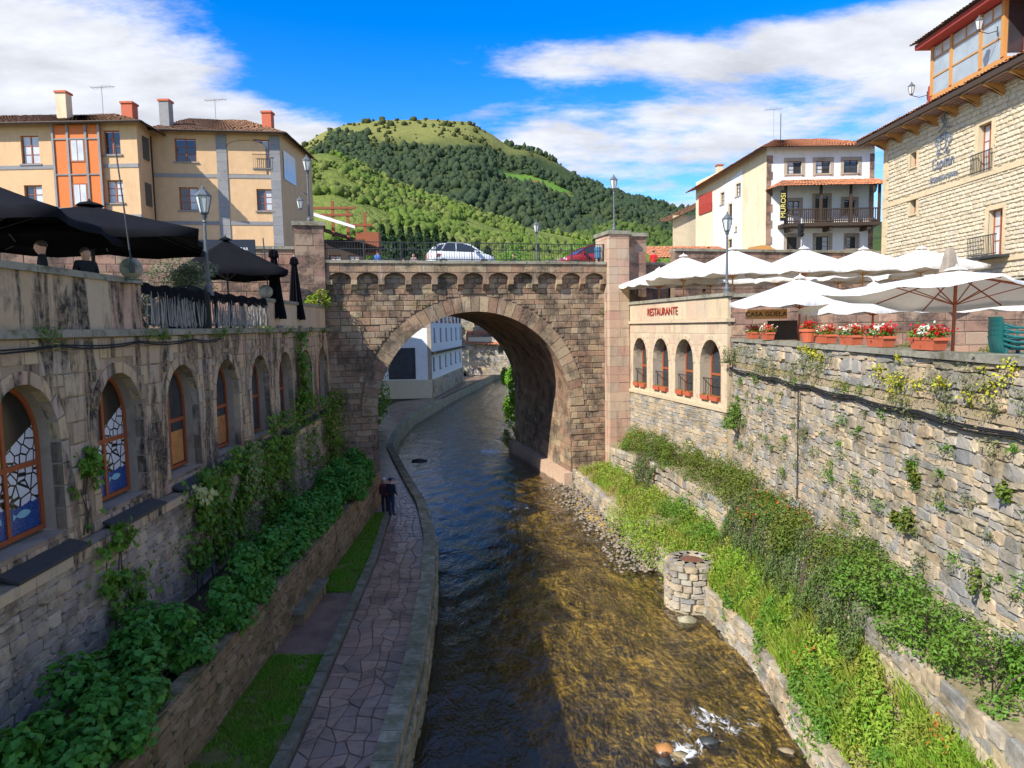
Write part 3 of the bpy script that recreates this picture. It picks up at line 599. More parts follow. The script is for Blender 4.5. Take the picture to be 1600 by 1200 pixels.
# ================================================================== WALLS AND BRIDGE
def arch_pts(cx, a, z0, zs, rise, n=16, e=1.0):
    p = [(cx-a, z0), (cx-a, zs)]
    for k in range(1, n): 
        t = math.pi*(1-k/n); p.append((cx+a*math.cos(t), zs+rise*math.sin(t)**e))
    return p+[(cx+a, zs), (cx+a, z0)]
def in_arch(x, z, cx, a, z0, zs, rise):
    if z < z0 or abs(x-cx) > a: return False
    return z < zs or z < zs+rise*math.sqrt(max(0, 1-((x-cx)/a)**2))
def reveal(b, pts, y0, y1, mi=0, close=False):      # the jambs and soffit of an opening
    n = len(pts); v = [(x, y0, z) for x, z in pts]+[(x, y1, z) for x, z in pts]
    b.add(v, [(i, i+1, i+1+n, i+n) for i in range(n-1)]+([(n-1, 0, n, 2*n-1)] if close else []), mi)
def voussoirs(parent, cx, a, zs, rise, t, n, mt, y=-.04, dep=.3, name='voussoir', a0=0.0, a1=math.pi):
    for k in range(n):
        q = []
        for s, o in ((k+.03, 0), (k+.97, 0), (k+.97, t), (k+.03, t)):
            th = a1-(a1-a0)*s/n; q.append((cx+(a+o)*math.cos(th), zs+(rise+o)*math.sin(th)))
        c = (sum(p[0] for p in q)/4, sum(p[1] for p in q)/4); b = MB(); b.prism([(p[0]-c[0], p[1]-c[1]) for p in q], random.uniform(-.015, .01), dep); b.build(name, mt, parent, (c[0], y, c[1]))
def arched_window(parent, cx, a, z0, zs, rise, y, film=None, bars=(.5,), transom=.42, fr=.09, timber=None, glass=None):
    """timber window filling an arched opening, with panes under it"""
    timber = timber or M['timber']; w = MB(); o = arch_pts(0, a, 0, zs-z0, rise); i = arch_pts(0, a-fr, fr, zs-z0, rise-fr)
    w.sheet(o, [i], -.04); w.sheet(o, [i], .05); reveal(w, i, -.04, .05, 0, True); reveal(w, o, -.04, .05)
    H = zs-z0+rise; zt = H*transom; w.box(-a+fr, a-fr, -.035, .045, zt-.05, zt+.05); w.box(-.045, .045, -.034, .044, fr, H-.03)
    win = w.build('window', timber, parent, (cx, y, z0))
    for sx in (-1, 1):
        for lo in (0, 1):
            g = MB()
            if lo: g.box(min(sx*.04, sx*(a-fr)), max(sx*.04, sx*(a-fr)), 0, .02, fr, zt)
            else:
                pts = [(x, z) for x, z in arch_pts(0, a-fr, zt, zs-z0, rise-fr) if x*sx >= .04]; pts = pts+[(sx*.04, H-fr-.02), (sx*.04, zt)] if sx < 0 else [(sx*.04, zt), (sx*.04, H-fr-.02)]+pts
                g.prism(pts, 0, .02)
            g.build('pane', (film if film and (lo or sx > 0) else (glass or M['glass'])), win)
    if film:
        for sx in (-1, 1):
            f_ = MB(); f_.prism([(sx*(.42+.20*c), .42+.075*s_) for c, s_ in ((-1.35, .8), (-.9, .1), (-.4, .8), (.2, 1), (.8, .6), (1.1, 0), (.8, -.6), (.2, -1), (-.4, -.8), (-.9, -.1), (-1.35, -.9))], -.006, -.001); f_.build('fish_print', M['fish'], win)
    return win
M['fish'] = plain('pale_blue_print', (.25, .50, .58), .4, .2, 9); M['yellow_curtain'] = plain('yellow_curtain', (.50, .36, .10), .8, .35, 5)
# ---------------- left wall
LX = lambda d: -8.17-.037*d
LA = math.atan2(1, -.037); LL = 32.0
lw = empty('riverside_wall', (LX(4), 4, 0), LA, 'tall stained stone wall with arched windows on the left bank', 'wall')
CX = [4.9+3.2*k for k in range(9)]; AA, AZ0, AZS, AR = .98, 5.45, 7.2, 1.15
b = MB(); b.sheet([(0, 5.1), (LL, 5.1), (LL, 9.15), (0, 9.15)], [arch_pts(c, AA, AZ0, AZS, AR) for c in CX], 0)
b.build('wall_face', M['left_mortar'], lw)
b = MB()
for c in CX: reveal(b, arch_pts(c, AA, AZ0, AZS, AR), -.03, .62, 0, True)
b.build('window_reveals', M['jamb'], lw)
hole = lambda x, z: any(in_arch(x, z, c, AA+.22, AZ0-.02, AZS, AR+.22) for c in CX)
lay(lw, courses(0, LL, 5.12, 9.13, (.36, .52), (.45, 1.05), hole, .01), 'ashlar', M['left'], (.018, .05), None, 300, 'ashlar_block')
for c in CX: 
    voussoirs(lw, c, AA, AZS, AR, .24, 9, M['left'], -.022, .2)
    for s in (-1, 1):
        for k in range(4): 
            b = MB(); b.box(-.12, .12, 0, .2, -.205, .205); b.build('jamb_stone', M['left'], lw, (c+s*(AA+.12), -.024+random.uniform(-.006, .006), AZ0+.22+k*.43))
for k, c in enumerate(CX):
    arched_window(lw, c, AA, AZ0+.06, AZS, AR, .42, M['winpic'] if k in (1, 2) else None, transom=.46, glass=M['yellow_curtain'] if k == 1 else None)
    b = MB(); b.add([(c-1.05, -.42, 5.16), (c+1.05, -.42, 5.16), (c+1.0, .8, 5.50), (c-1.0, .8, 5.50), (c-1.05, -.42, 5.10), (c+1.05, -.42, 5.10), (c+1.0, .8, 5.44), (c-1.0, .8, 5.44)], [(0, 1, 2, 3), (4, 7, 6, 5), (0, 4, 5, 1), (1, 5, 6, 2), (3, 2, 6, 7), (0, 3, 7, 4)])
    b.build('slate_sill', M['slate'], lw)
for k, (px_, mt_) in enumerate(((3, plain('orange_poster', (.50, .22, .07), .5, .5, 4)), (4, plain('brown_poster', (.40, .17, .06), .5, .6, 5)))):
    b = MB(); b.box(-.8, .8, 0, .01, .12, 1.0); b.build('poster', mt_, lw, (CX[px_], .405, AZ0+.06))
# rubble foot of the wall, standing proud
b = MB(); b.sheet([(0, .6), (LL, .6), (LL, 5.1), (0, 5.1)], [], -.3); b.add([(0, -.36, 5.1), (LL, -.36, 5.1), (LL, 0, 5.105), (0, 0, 5.105)], [(0, 1, 2, 3)]); b.build('wall_foot', M['rubble_mortar'], lw)
lay(lw, courses(3, LL, 1.7, 4.9, (.12, .30), (.18, .55), None, -.012), 'rubble', M['greyrubble'], (.04, .08), None, 300, 'rubble_stone', -.3, .06)
d = 0.0
while d < LL-.2:
    l = min(random.uniform(.8, 1.5), LL-d); b = MB(); b.box(.01, l-.01, -.40, .0, 4.9, 5.09); b.build('ledge_stone', M['restaurant'] if random.random() < .5 else M['left'], lw, (d, 0, 0)); d += l
d = 0.0
while d < LL-.2:
    l = min(random.uniform(.9, 1.6), LL-d); b = MB(); b.box(.005, l-.005, -.14, .3, 9.15, 9.30); b.build('string_course_stone', M['coping'], lw, (d, random.uniform(-.01, .01), 0)); d += l
def parapet(parent, x0, x1, z0, z1, y0, y1, mt, cmt, blk=(.8, 1.5)):
    d = x0
    while d < x1-.1:
        l = min(random.uniform(*blk), x1-d); l = x1-d if x1-d-l < .3 else l
        b = MB(); b.box(.006, l-.006, y0, y1, z0, z1); b.build('parapet_block', mt, parent, (d, random.uniform(-.006, .006), 0))
        b = MB(); b.box(.004, l-.004, y0-.06, y1+.06, z1, z1+.13); b.build('coping_stone', cmt, parent, (d, random.uniform(-.008, .008), 0)); d += l
parapet(lw, 0, 12.6, 9.30, 10.35, .0, .32, M['left'], M['coping']); parapet(lw, 22.3, 32, 9.30, 10.30, .0, .32, M['restaurant'], M['coping'])
# planter wall and soil
pl = empty('planter_wall', (PLX, 4, .86), R(90), 'mossy retaining wall holding the hydrangea planter above the lawn', 'wall')
b = MB(); b.box(0, 28, .03, .35, 0, 1.62); b.build('wall_core', M['planter'], pl)
lay(pl, courses(4, 28, .02, 1.6, (.16, .34), (.25, .7), None, -.012), 'rubble', M['planter'], (.05, .09), None, 260, 'rubble_stone', .03, .05)
strip('planter_soil', lambda d: LX(d)+.2, lambda d: PLX-.3, 2.35, 4, 32, M['soil'])
b = MB(); b.box(-9.0, -6.3, 32.0, 32.3, .8, 2.5); tag(b.build('planter_end_wall', M['planter']), 'short mossy wall closing the far end of the hydrangea planter', 'wall')
tf = MB(); tf.plan([(LX(3)-.05, 3), (LX(36)-.05, 36), (-40, 27.5), (-40, 3)], 9.1, 9.32); tag(tf.build('terrace_floor', M['concrete']), kind='structure')
# ---------------- bridge
BA = Vector((-9.5, 36, 0)); BANG = math.atan2(4, 14.87); BL = 15.4; BCX, BR_, BZS, BT = 7.83, 5.45, 4.6, 12.0; DECK = 12.7
br = empty('stone_bridge', BA, BANG, 'old brown sandstone bridge with one round arch over the river', 'bridge')
arc = [(BCX-BR_, -.8), (BCX-BR_, BZS)]+[(BCX-BR_*math.cos(math.pi*k/40), BZS+BR_*math.sin(math.pi*k/40)) for k in range(1, 40)]+[(BCX+BR_, BZS), (BCX+BR_, -.8)]
for y, nm in ((0, 'front_face'), (BT, 'rear_face')):
    b = MB(); b.sheet([(-.6, -.8)]+arc+[(BL+.6, -.8), (BL+.6, 12.1), (-.6, 12.1)], [], y); b.build(nm, M['bridge_mortar'], br)
b = MB(); reveal(b, arc, -.02, BT); b.build('barrel_vault', M['bridge'], br)
ring = .82
hole = lambda x, z: (z < BZS and abs(x-BCX) < BR_) or (z >= BZS and math.hypot(x-BCX, z-BZS) < BR_+ring)
lay(br, courses(-.0, BL, .3, 12.0, (.26, .38), (.38, .85), hole, .012), 'ashlar', M['bridge'], (.03, .085), None, 300, 'ashlar_block')
voussoirs(br, BCX, BR_, BZS, BR_, ring, 37, M['bridge'], -.05, .3)
for s in (-1, 1):                                   # rough stones lining the barrel
    for z in np.arange(.2, 4.5, .42):
        yy = .02
        while yy < BT-.2:
            l = random.uniform(.6, 1.2); l = min(l, BT-yy); b = MB(); b.box(-.03, .03, .008, l-.008, -.2, .2); b.build('vault_block', M['bridge'], br, (BCX+s*BR_+random.uniform(-.012, .012), yy, z+.21)); yy += l
b = MB(); b.box(BCX+BR_-.5, BCX+BR_-.001, -.25, BT+.2, -.8, .75); b.build('pier_footing', M['tower'], br)
NB = 11; bw = BL/NB; out = [(0, 12.72), (0, 11.72)]
for k in range(NB):
    x0 = k*bw; out += [(x0+.13, 11.72)]+[(x0+bw/2-(bw/2-.13)*math.cos(math.pi*j/10), 11.72+.40*math.sin(math.pi*j/10)**.8) for j in range(1, 10)]+[(x0+bw-.13, 11.72)]
out += [(BL, 11.72), (BL, 12.72)]
b = MB(); b.sheet(out, [], -.36); reveal(b, out, -.36, 0.05); b.build('corbel_table', M['bridge'], br)
for k in range(NB):
    x0 = k*bw; d = 0
    for x, w in ((x0, bw*.5), (x0+bw*.5, bw*.5)):
        b = MB(); b.box(.006, w-.006, 0, .3, 0, .42); b.build('frieze_block', M['bridge'], br, (x, -.385+random.uniform(-.01, .01), 12.16))
for k in range(NB+1):
    x = min(max(k*bw, .16), BL-.16)
    c = MB(); c.v = []; c.add([(-.15, -.37, .62), (.15, -.37, .62), (.15, .05, .62), (-.15, .05, .62), (-.15, -.37, .38), (.15, -.37, .38), (-.15, -.20, .34), (.15, -.20, .34), (-.15, -.20, .14), (.15, -.20, .14), (-.15, .05, 0), (.15, .05, 0)],
        [(0, 1, 2, 3), (0, 4, 5, 1), (4, 6, 7, 5), (6, 8, 9, 7), (8, 10, 11, 9), (0, 3, 10, 8), (0, 8, 6, 4), (1, 9, 11, 2), (1, 5, 7, 9)]); c.build('corbel', M['bridge'], br, (x, 0, 11.13))
d = 0.0
while d < BL-.1:
    l = min(random.uniform(1.0, 1.7), BL-d); l = BL-d if BL-d-l < .4 else l; b = MB(); b.box(.005, l-.005, -.46, .25, 12.60, 12.75); b.build('cornice_stone', M['coping'], br, (d, random.uniform(-.012, .012), random.uniform(-.006, .006))); d += l
b = MB(); b.box(-.6, BL+.6, .25, BT, 12.1, 12.55); tag(b.build('road', M['asphalt'], None, BA, BANG), kind='structure')
# towers at the bridge ends
def tower(name, x0, x1, y0, y1, z0, z1, label, mt):
    o = empty(name, BA, BANG, label, 'tower'); b = MB(); b.box(x0+.03, x1-.03, y0+.03, y1, z0, z1-.05); b.build('core', M['bridge_mortar'], o)
    z = z0; h = .5
    while z < z1-.2:
        h = min(random.uniform(.42, .6), z1-z); cut = random.uniform(.35, .65)*(x1-x0)
        for xa, xb in ((x0, x0+cut), (x0+cut, x1)): b = MB(); b.box(xa+.006, xb-.006, y0, y0+.4, z+.006, z+h-.006); b.build('ashlar_block', mt, o, (0, random.uniform(-.015, .01), 0))
        cut = random.uniform(.35, .65)*(y1-y0-.4)
        for xa in (x0, x1):
            for ya, yb in ((y0+.41, y0+.4+cut), (y0+.4+cut, y1)):
                b = MB(); b.box(xa-.02, xa+.02, ya+.006, yb-.006, z+.006, z+h-.006); b.build('ashlar_block', mt, o, (random.uniform(-.012, .012), 0, 0))
        z += h
    b = MB(); b.box(x0-.1, x1+.1, y0-.1, y1+.1, z1, z1+.2); b.build('capstone', M['coping'], o); return o
tower('bridge_tower', -1.45, -.02, -.5, 1.4, 8.6, 14.45, 'pink stone pillar at the left end of the bridge parapet', M['pinkwall'])
tower('bridge_tower', BL+.02, BL+1.25, -.75, 1.2, -.5, 14.25, 'tall pale sandstone pier at the right end of the bridge', M['tower'])
tower('bridge_tower', BL+1.27, BL+2.5, -.35, 1.4, 2, 14.2, 'dark weathered pier beside the tall pale pier right of the bridge', M['pinkwall'])
# iron railing
rl = empty('iron_railing', BA+Vector((0, 0, DECK+.05)), BANG, 'black iron railing along the top of the bridge', 'railing')
for z, nm in ((.98, 'top_rail'), (.62, 'middle_rail'), (.10, 'bottom_rail')):
    b = MB(); b.box(0, BL, -.02, .02, z-.02, z+.02); b.build(nm, M['iron'], rl, (0, -.1, 0))
bm_ = MB(); bm_.box(-.011, .011, -.011, .011, .1, .98); bme = bm_.mesh(); bme.materials.append(M['iron'])
for k in range(1, 112): mesh_obj('baluster', bme, None, rl, (k*BL/112, -.1, 0))
pb = MB(); pb.box(-.03, .03, -.03, .03, 0, 1.03); pme = pb.mesh(); pme.materials.append(M['iron'])
for k in range(9): mesh_obj('post', pme, None, rl, (.05+k*(BL-.1)/8, -.1, 0))
# walls carrying the street on both sides of the bridge
def street_wall(x0, x1, z0, z1, label, y=0.0, lim=120):
    o = empty('street_wall', BA, BANG, label, 'wall'); b = MB(); b.box(x0, x1, y, y+.5, z0, z1); b.build('wall_core', M['bridge_mortar'], o)
    lay(o, courses(x0, x1, z0, z1, (.38, .55), (.55, 1.2), None, .012), 'ashlar', M['pinkwall'], (.02, .04), None, lim, 'ashlar_block', y)
    b = MB(); b.box(x0, x1, y-.12, y+.6, z1, z1+.15); b.build('coping', M['coping'], o); return o
street_wall(-26, -1.47, 9.3, 13.3, 'pink stone wall behind the left terrace, below the ochre building')
street_wall(BL+2.52, BL+4.6, 9.3, 12.7, 'low dark wall under the tiled roof right of the bridge piers', .9)
street_wall(BL+4.6, BL+22, 9.3, 13.45, 'dark stone wall behind the upper row of white parasols', .2)
b = MB(); b.plan([(-60, 26), (-11.5, 38.4), (-14.5, 49), (-14.5, 78), (-70, 90)], 12.3, 12.55); tag(b.build('plaza', M['concrete']), kind='structure')
b = MB(); b.plan([(8.5, 42.2), (60, 56), (60, 100), (10, 100)], 12.3, 12.55); tag(b.build('street', M['concrete']), kind='structure')
# ---------------- restaurant wall on the right
RA = math.atan2(-10.6, 2.43); RL = 10.9
rs = empty('restaurant_wall', (6.74, 40, 0), RA, 'pale stone restaurant wall with four arched windows beside the bridge', 'wall')
RC = [1.75, 4.4, 7.0, 9.5]; RAa, RZ0, RZS, RRi = .92, 5.75, 7.35, 1.1
b = MB(); b.sheet([(0, 5.5), (RL, 5.5), (RL, 10.3), (0, 10.3)], [arch_pts(c, RAa, RZ0, RZS, RRi) for c in RC], 0); b.add([(RL, 0, 1), (RL, 6, 1), (RL, 6, 10.3), (RL, 0, 10.3)], [(0, 1, 2, 3)]); b.build('wall_face', M['restaurant'], rs)
b = MB()
for c in RC: reveal(b, arch_pts(c, RAa, RZ0, RZS, RRi), -.03, .8, 0, True)
b.build('window_reveals', M['jamb'], rs)
hole = lambda x, z: any(in_arch(x, z, c, RAa+.16, RZ0-.02, RZS, RRi+.16) for c in RC)
lay(rs, courses(0, RL, 5.52, 9.2, (.45, .6), (.6, 1.1), hole, .006)+courses(0, RL, 9.36, 10.28, (.9, .92), (.9, 1.6), None, .006), 'ashlar', M['restaurant'], (.012, .02), None, 300, 'ashlar_block')
for c in RC: voussoirs(rs, c, RAa, RZS, RRi, .18, 9, M['restaurant'], -.02, .2)
b = MB(); b.box(0, RL+.1, -.12, .3, 9.22, 9.36); b.build('string_course', M['restaurant'], rs)
b = MB(); b.box(0, RL+.1, -.1, .45, 10.3, 10.45); b.build('coping', M['coping'], rs)
b = MB(); b.box(0, RL+.1, -.1, .3, 5.35, 5.52); b.build('sill_band', M['restaurant'], rs)
b = MB(); b.sheet([(0, 1), (RL, 1), (RL, 5.4), (0, 5.4)], [], .02); b.build('wall_foot', M['warm_mortar'], rs)
lay(rs, courses(0, RL, 2.2, 5.34, (.16, .30), (.25, .6), None, -.012), 'rubble', M['warmrubble'], (.04, .08), None, 220, 'rubble_stone', .02, .06)
for k, c in enumerate(RC):
    arched_window(rs, c, RAa, RZ0+.05, RZS, RRi, .55, None, transom=.4)
    b = MB()
    for j in range(12): b.box(c-.85+j*.155, c-.835+j*.155, .1, .115, RZ0+.05, RZ0+.95)
    b.box(c-.9, c+.9, .095, .12, RZ0+.93, RZ0+.97); b.build('window_guard', M['iron'], rs)
lettering('RESTAURANTE', .56, M['redpaint'], rs, (4.6, -.05, 9.8), 0, .95)
# ---------------- right rubble wall
QA = math.atan2(-33, -1.8); QL = 33.0
rb = empty('rubble_wall', (9.4, 29.2, 0), QA, 'high warm rubble retaining wall on the right bank below the terrace', 'wall')
b = MB(); b.sheet([(0, 1.5), (QL, 1.5), (QL, 8.4), (0, 8.4)], [], 0); b.add([(0, 0, 8.4), (QL, 0, 8.4), (QL, .5, 8.4), (0, .5, 8.4)], [(0, 1, 2, 3)]); b.build('wall_core', M['warm_mortar'], rb)
lay(rb, courses(0, 22, 2.6, 7.35, (.11, .31), (.18, .62), None, -.012)+courses(0, 22, 7.55, 8.38, (.2, .36), (.3, .8), None, -.012), 'rubble', M['warmrubble'], (.04, .11), None, 300, 'rubble_stone', 0, .12)
d = 0.0
while d < 24:
    l = random.uniform(.7, 1.4); b = MB(); b.box(.01, l-.01, -.13, .45, 0, random.uniform(.11, .15)); b.build('coping_stone', M['coping'], rb, (d, random.uniform(-.03, .02), 8.4)); d += l
d = 0.0
while d < 24:
    l = random.uniform(.8, 1.6); b = MB(); b.box(.01, l-.01, -.06, .1, 7.36, 7.53); b.build('ledge_stone', M['warm_mortar'], rb, (d, random.uniform(-.02, .01), random.uniform(-.01, .01))); d += l
# bank walls under the shrubs
bw_ = empty('bank_wall', (0, 0, 0), 0, 'crumbling pale stone wall halfway up the right bank under the shrubs', 'wall')
zt = lambda d: float(np.interp(d, [8, 30, 38], [3.2, 3.0, 2.4])); zb_ = lambda d: float(np.interp(d, [8, 14, 27, 37], [2.4, 2.3, 1.7, 1.2]))
fr_ = lambda u: (RR(u)-.02, u, math.atan2(-1, -(RR(u+.5)-RR(u-.5)))); rects = []
for u, z, w, h in courses(9, 38, 0, 1.2, (.2, .34), (.35, .8), None, -.012): rects.append((u, zb_(u)-.1+z*(zt(u)-zb_(u))/1.1, w, h))
lay(bw_, rects, 'rubble', M['warmrubble'], (.06, .12), fr_, 200, 'rubble_stone')
be = empty('bank_edge_wall', (0, 0, 0), 0, 'low rough stone edge of the right bank at the water', 'wall')
fe = lambda u: (RE(u)+.08, u, math.atan2(-1, -(RE(u+.5)-RE(u-.5))))
lay(be, courses(11, 40, -.2, .92, (.2, .36), (.35, .8), None, -.012), 'rubble', M['warmrubble'], (.10, .18), fe, 160, 'rubble_stone')
# right terraces
b = MB(); b.plan([(9.2, 29.6), (7.0, 40.5), (30, 46.5), (30, 27.5)], 9.2, 9.4); tag(b.build('upper_terrace_floor', M['concrete']), kind='structure')
b = MB(); b.plan([(9.45, 29.2), (24, 27.6), (24, -3), (7.7, -3)], 7.4, 7.6); tag(b.build('lower_terrace_floor', M['concrete']), kind='structure')
tw = empty('terrace_wall', (9.25, 29.45, 0), math.atan2(-1.9, 14.7), 'pink stone wall between the lower terrace and the upper parasols', 'wall')
b = MB(); b.box(0, 15, 0, .4, 7.4, 10.25); b.build('wall_core', M['bridge_mortar'], tw)
lay(tw, courses(0, 15, 7.6, 10.24, (.4, .55), (.6, 1.2), None, .01), 'ashlar', M['pinkwall'], (.02, .035), None, 120, 'ashlar_block')
b = MB(); b.box(-.1, 15, -.1, .5, 10.25, 10.4); b.build('coping', M['coping'], tw)
# ================================================================== BUILDINGS
def facade(parent, x0, x1, z0, z1, y, wins, wall_mt, name='wall', timber=None, glass=None, depth=.18, surround=None, rz=0.0, off=(0, 0, 0)):
    """a wall with real window openings; wins: (xc, zb, w, h[, style])"""
    hp = Matrix.Rotation(rz, 4, 'Z'); tr = lambda p: Vector(off)+(hp @ Vector(p))
    rects = [[(x-w/2, z), (x+w/2, z), (x+w/2, z+h), (x-w/2, z+h)] for x, z, w, h, *s in wins]
    b = MB(); b.sheet([(x0, z0), (x1, z0), (x1, z1), (x0, z1)], rects, y)
    for r in rects: reveal(b, r, y, y+depth, 0, True)
    b.build(name, wall_mt, parent, off, rz)
    for (x, z, w, h, *s) in wins:
        st = s[0] if s else 'casement'; f = .07; wb = MB(); tm = timber or M['timber']
        wb.sheet([(-w/2, 0), (w/2, 0), (w/2, h), (-w/2, h)], [[(-w/2+f, f), (w/2-f, f), (w/2-f, h-f), (-w/2+f, h-f)]], -.02)
        for q in ((-w/2+f, -w/2+f+.001), (w/2-f-.001, w/2-f)): wb.box(q[0], q[1], -.02, .03, f, h-f)
        wb.box(-.035, .035, -.025, .03, f, h-f)
        for k in (1, 2): wb.box(-w/2+f, w/2-f, -.015, .03, f+(h-2*f)*k/3-.015, f+(h-2*f)*k/3+.015)
        win = wb.build('window', tm, parent, tr((x, y+depth-.03, z)), rz)
        for sx in (-1, 1):
            g = MB(); g.box(min(0, sx*(w/2-f)), max(0, sx*(w/2-f)), .012, .03, f, h-f); g.build('pane', glass or (M['curtain'] if random.random() < .45 else M['glass']), win)
        sb = MB(); sb.box(-w/2-.1, w/2+.1, -depth-.05, -.01, -.09, .0); sb.build('sill', surround or M['greystone'], win)
        if surround:
            for q in ((-w/2-.24, -w/2, -.2, h+.24), (w/2, w/2+.24, -.2, h+.24)): 
                q2 = MB(); q2.box(q[0], q[1], -depth+.005, -depth+.05, q[2], q[3]); q2.build('surround', surround, win)
            q2 = MB(); q2.box(-w/2, w/2, -depth+.005, -depth+.05, h, h+.24); q2.build('surround', surround, win)
def tile_plane(b, e0, e1, r0, r1, pitch=.24, course=.42, amp=.05):
    """curved tiles on the slope from eave e0-e1 up to ridge r0-r1"""
    e0, e1, r0, r1 = map(Vector, (e0, e1, r0, r1)); n = max(2, int(((e1-e0).length)/pitch)); mrow = max(2, int(((r0-e0).length+(r1-e1).length)/2/course))
    nm = (e1-e0).cross(r0-e0).normalized()
    if nm.z < 0: nm = -nm
    for i in range(n):
        for j in range(mrow):
            if random.random() < .01: continue
            vs = []; jit = random.uniform(-.012, .012)
            for t, lift in ((j/mrow, .035), ((j+1.12)/mrow, 0)):
                a = e0.lerp(r0, min(t, 1)); c = e1.lerp(r1, min(t, 1))
                for k in range(4):
                    u = (i+k/3)/n; vs.append(a.lerp(c, u)+nm*(amp*math.sin(math.pi*k/3)+lift+jit))
            b.add(vs, [(k, k+1, k+5, k+4) for k in range(3)])
def roof(parent, slopes, mt, eave_mt=None, name='roof'):
    u = MB()
    for e0, e1, r0, r1 in slopes: u.add([e0, e1, r1, r0], [(0, 1, 2, 3)]) if (Vector(r0)-Vector(r1)).length > .01 else u.add([e0, e1, r0], [(0, 1, 2)])
    o = u.build(name, eave_mt or M['darkwood'], parent); b = MB()
    for s in slopes: tile_plane(b, *s)
    tag(b.build('roof_tiles', mt, o), kind='stuff'); return o
def chimney(parent, x, y, z, w, h, mt, pot=True):
    b = MB(); b.box(-w/2, w/2, -w/2, w/2, 0, h); c = b.build('chimney', mt, parent, (x, y, z))
    b = MB(); b.box(-w/2-.06, w/2+.06, -w/2-.06, w/2+.06, h, h+.12); b.build('chimney_cap', M['terracotta'], c)
def antenna(parent, x, y, z, h):
    b = MB(); b.tube([(0, 0, 0), (0, 0, h)], .025, 5); b.tube([(-.7, 0, h-.1), (.8, .1, h)], .018, 4)
    for k in range(7): b.tube([(-.6+k*.2, -.3, h-.09+k*.012), (-.6+k*.2, .35, h-.09+k*.012)], .012, 4)
    b.build('antenna', M['steel'], parent, (x, y, z))
# ---------------- ochre building on the left
GZ = 12.5; EV = 21.25
ob = empty('ochre_building', (-32.7, 41, GZ), 0, 'long ochre building with grey bands and an orange timber bay on the left', 'building')
E = EV-GZ; X2 = 11.3; w2a = math.atan2(1.2, 7.4); W2 = Vector((X2-.45, 2.55, 0)); L2 = 7.55
facade(ob, 0, X2, 0, E+.22, 0, [(2.0, 6.6, 1.05, 1.6), (5.1, 6.6, 1.05, 1.6), (5.1, 3.9, 1.05, 1.5), (9.85, 7.05, .95, 1.35), (9.85, 4.3, .95, 1.3), (2.0, 3.9, 1.05, 1.5)], M['ochre'])
b = MB(); b.add([(X2, 0, 0), (X2-.45, 2.55, 0), (X2-.45, 2.55, E+.3), (X2, 0, E+.3)], [(0, 1, 2, 3)]); b.build('return_wall', M['ochre'], ob)
w = MB(); w.box(-.02, .05, -.4, .4, 0, 1.35); w.build('side_window', M['glass'], ob, (X2-.2, 1.25, 7.0)); w = MB(); w.box(-.02, .05, -.4, .4, 0, 1.35); w.build('side_window', M['glass'], ob, (X2-.2, 1.25, 4.3))
facade(ob, 0, L2, 0, E+.5, 0, [(1.95, 7.25, 1.25, 1.4), (2.0, 4.3, 1.15, 1.4), (6.45, 6.95, .95, 1.75), (6.5, 4.3, .95, 1.35)], M['ochre'], 'wing_wall', rz=w2a, off=W2)
def inw(p): return W2+(Matrix.Rotation(w2a, 3, 'Z') @ Vector(p))
for x, z, w, h in ((3.75, 0, .62, E+.2), (6.95, 0, .62, E+.2)):
    n = int(h/.55)
    for k in range(n):
        b = MB(); b.box(.004, w-.004, -.06, .1, k*h/n+.004, (k+1)*h/n-.004); b.build('pilaster_block', M['greystone'], ob, inw((x, 0, 0)), w2a)
for z in (3.4, 6.3):
    b = MB(); b.box(0, L2, -.035, .1, z, z+.22); b.build('grey_band', M['greystone'], ob, inw((0, 0, 0)), w2a)
    for x0, x1 in ((0, 6.5), (9.3, X2)): b = MB(); b.box(x0, x1, -.035, .1, z, z+.22); b.build('grey_band', M['greystone'], ob)
a = arch_pts(5.55, 1.15, 6.55, 8.2, .4); b = MB(); b.sheet(a, [], -.02); b.build('arched_panel', M['ochre'], ob, inw((0, 0, 0)), w2a)
b = MB(); reveal(b, arch_pts(5.55, 1.18, 6.55, 8.2, .42), -.07, .0); b.build('arch_moulding', M['ochre'], ob, inw((0, 0, 0)), w2a)
b = MB()
for k in range(9): b.box(5.95+k*.12, 5.965+k*.12, -.18, -.165, 6.9, 7.75)
b.box(5.9, 7.0, -.19, -.16, 7.73, 7.77); b.build('balcony_guard', M['iron'], ob, inw((0, 0, 0)), w2a)
b = MB(); b.add([inw((L2, 0, 0)), inw((L2+1.2, 6.5, 0)), inw((L2+1.2, 6.5, E+.5)), inw((L2, 0, E+.5))], [(0, 1, 2, 3)]); b.build('end_wall', M['ochre'], ob)
b = MB(); b.add([inw((L2+.15, .5, 6.4)), inw((L2+.55, 2.8, 6.4)), inw((L2+.55, 2.8, 8.2)), inw((L2+.15, .5, 8.2))], [(0, 1, 2, 3)]); b.build('end_window', M['pale_glass'], ob)
bay = MB(); bay.box(6.6, 9.25, -.22, 0, 2.6, E-.05); by = bay.build('timber_bay', M['orange'], ob)
for x in (6.6, 7.45, 8.5, 9.25): b = MB(); b.box(x-.06, x+.06, -.29, -.22, 2.6, E-.05); b.build('bay_post', M['greystone'], by)
for z in (4.0, 5.9, 7.9): b = MB(); b.box(6.6, 9.25, -.275, -.222, z-.04, z+.04); b.build('bay_rail', M['greystone'], by)
for z in (4.1, 6.6): b = MB(); b.box(7.55, 8.4, -.25, -.2, z, z+1.3); b.build('bay_window', M['timber'], by); b = MB(); b.box(7.63, 7.95, -.26, -.24, z+.08, z+1.22); b.box(8.0, 8.32, -.26, -.24, z+.08, z+1.22); b.build('pane', M['curtain'], by)
ov = .55
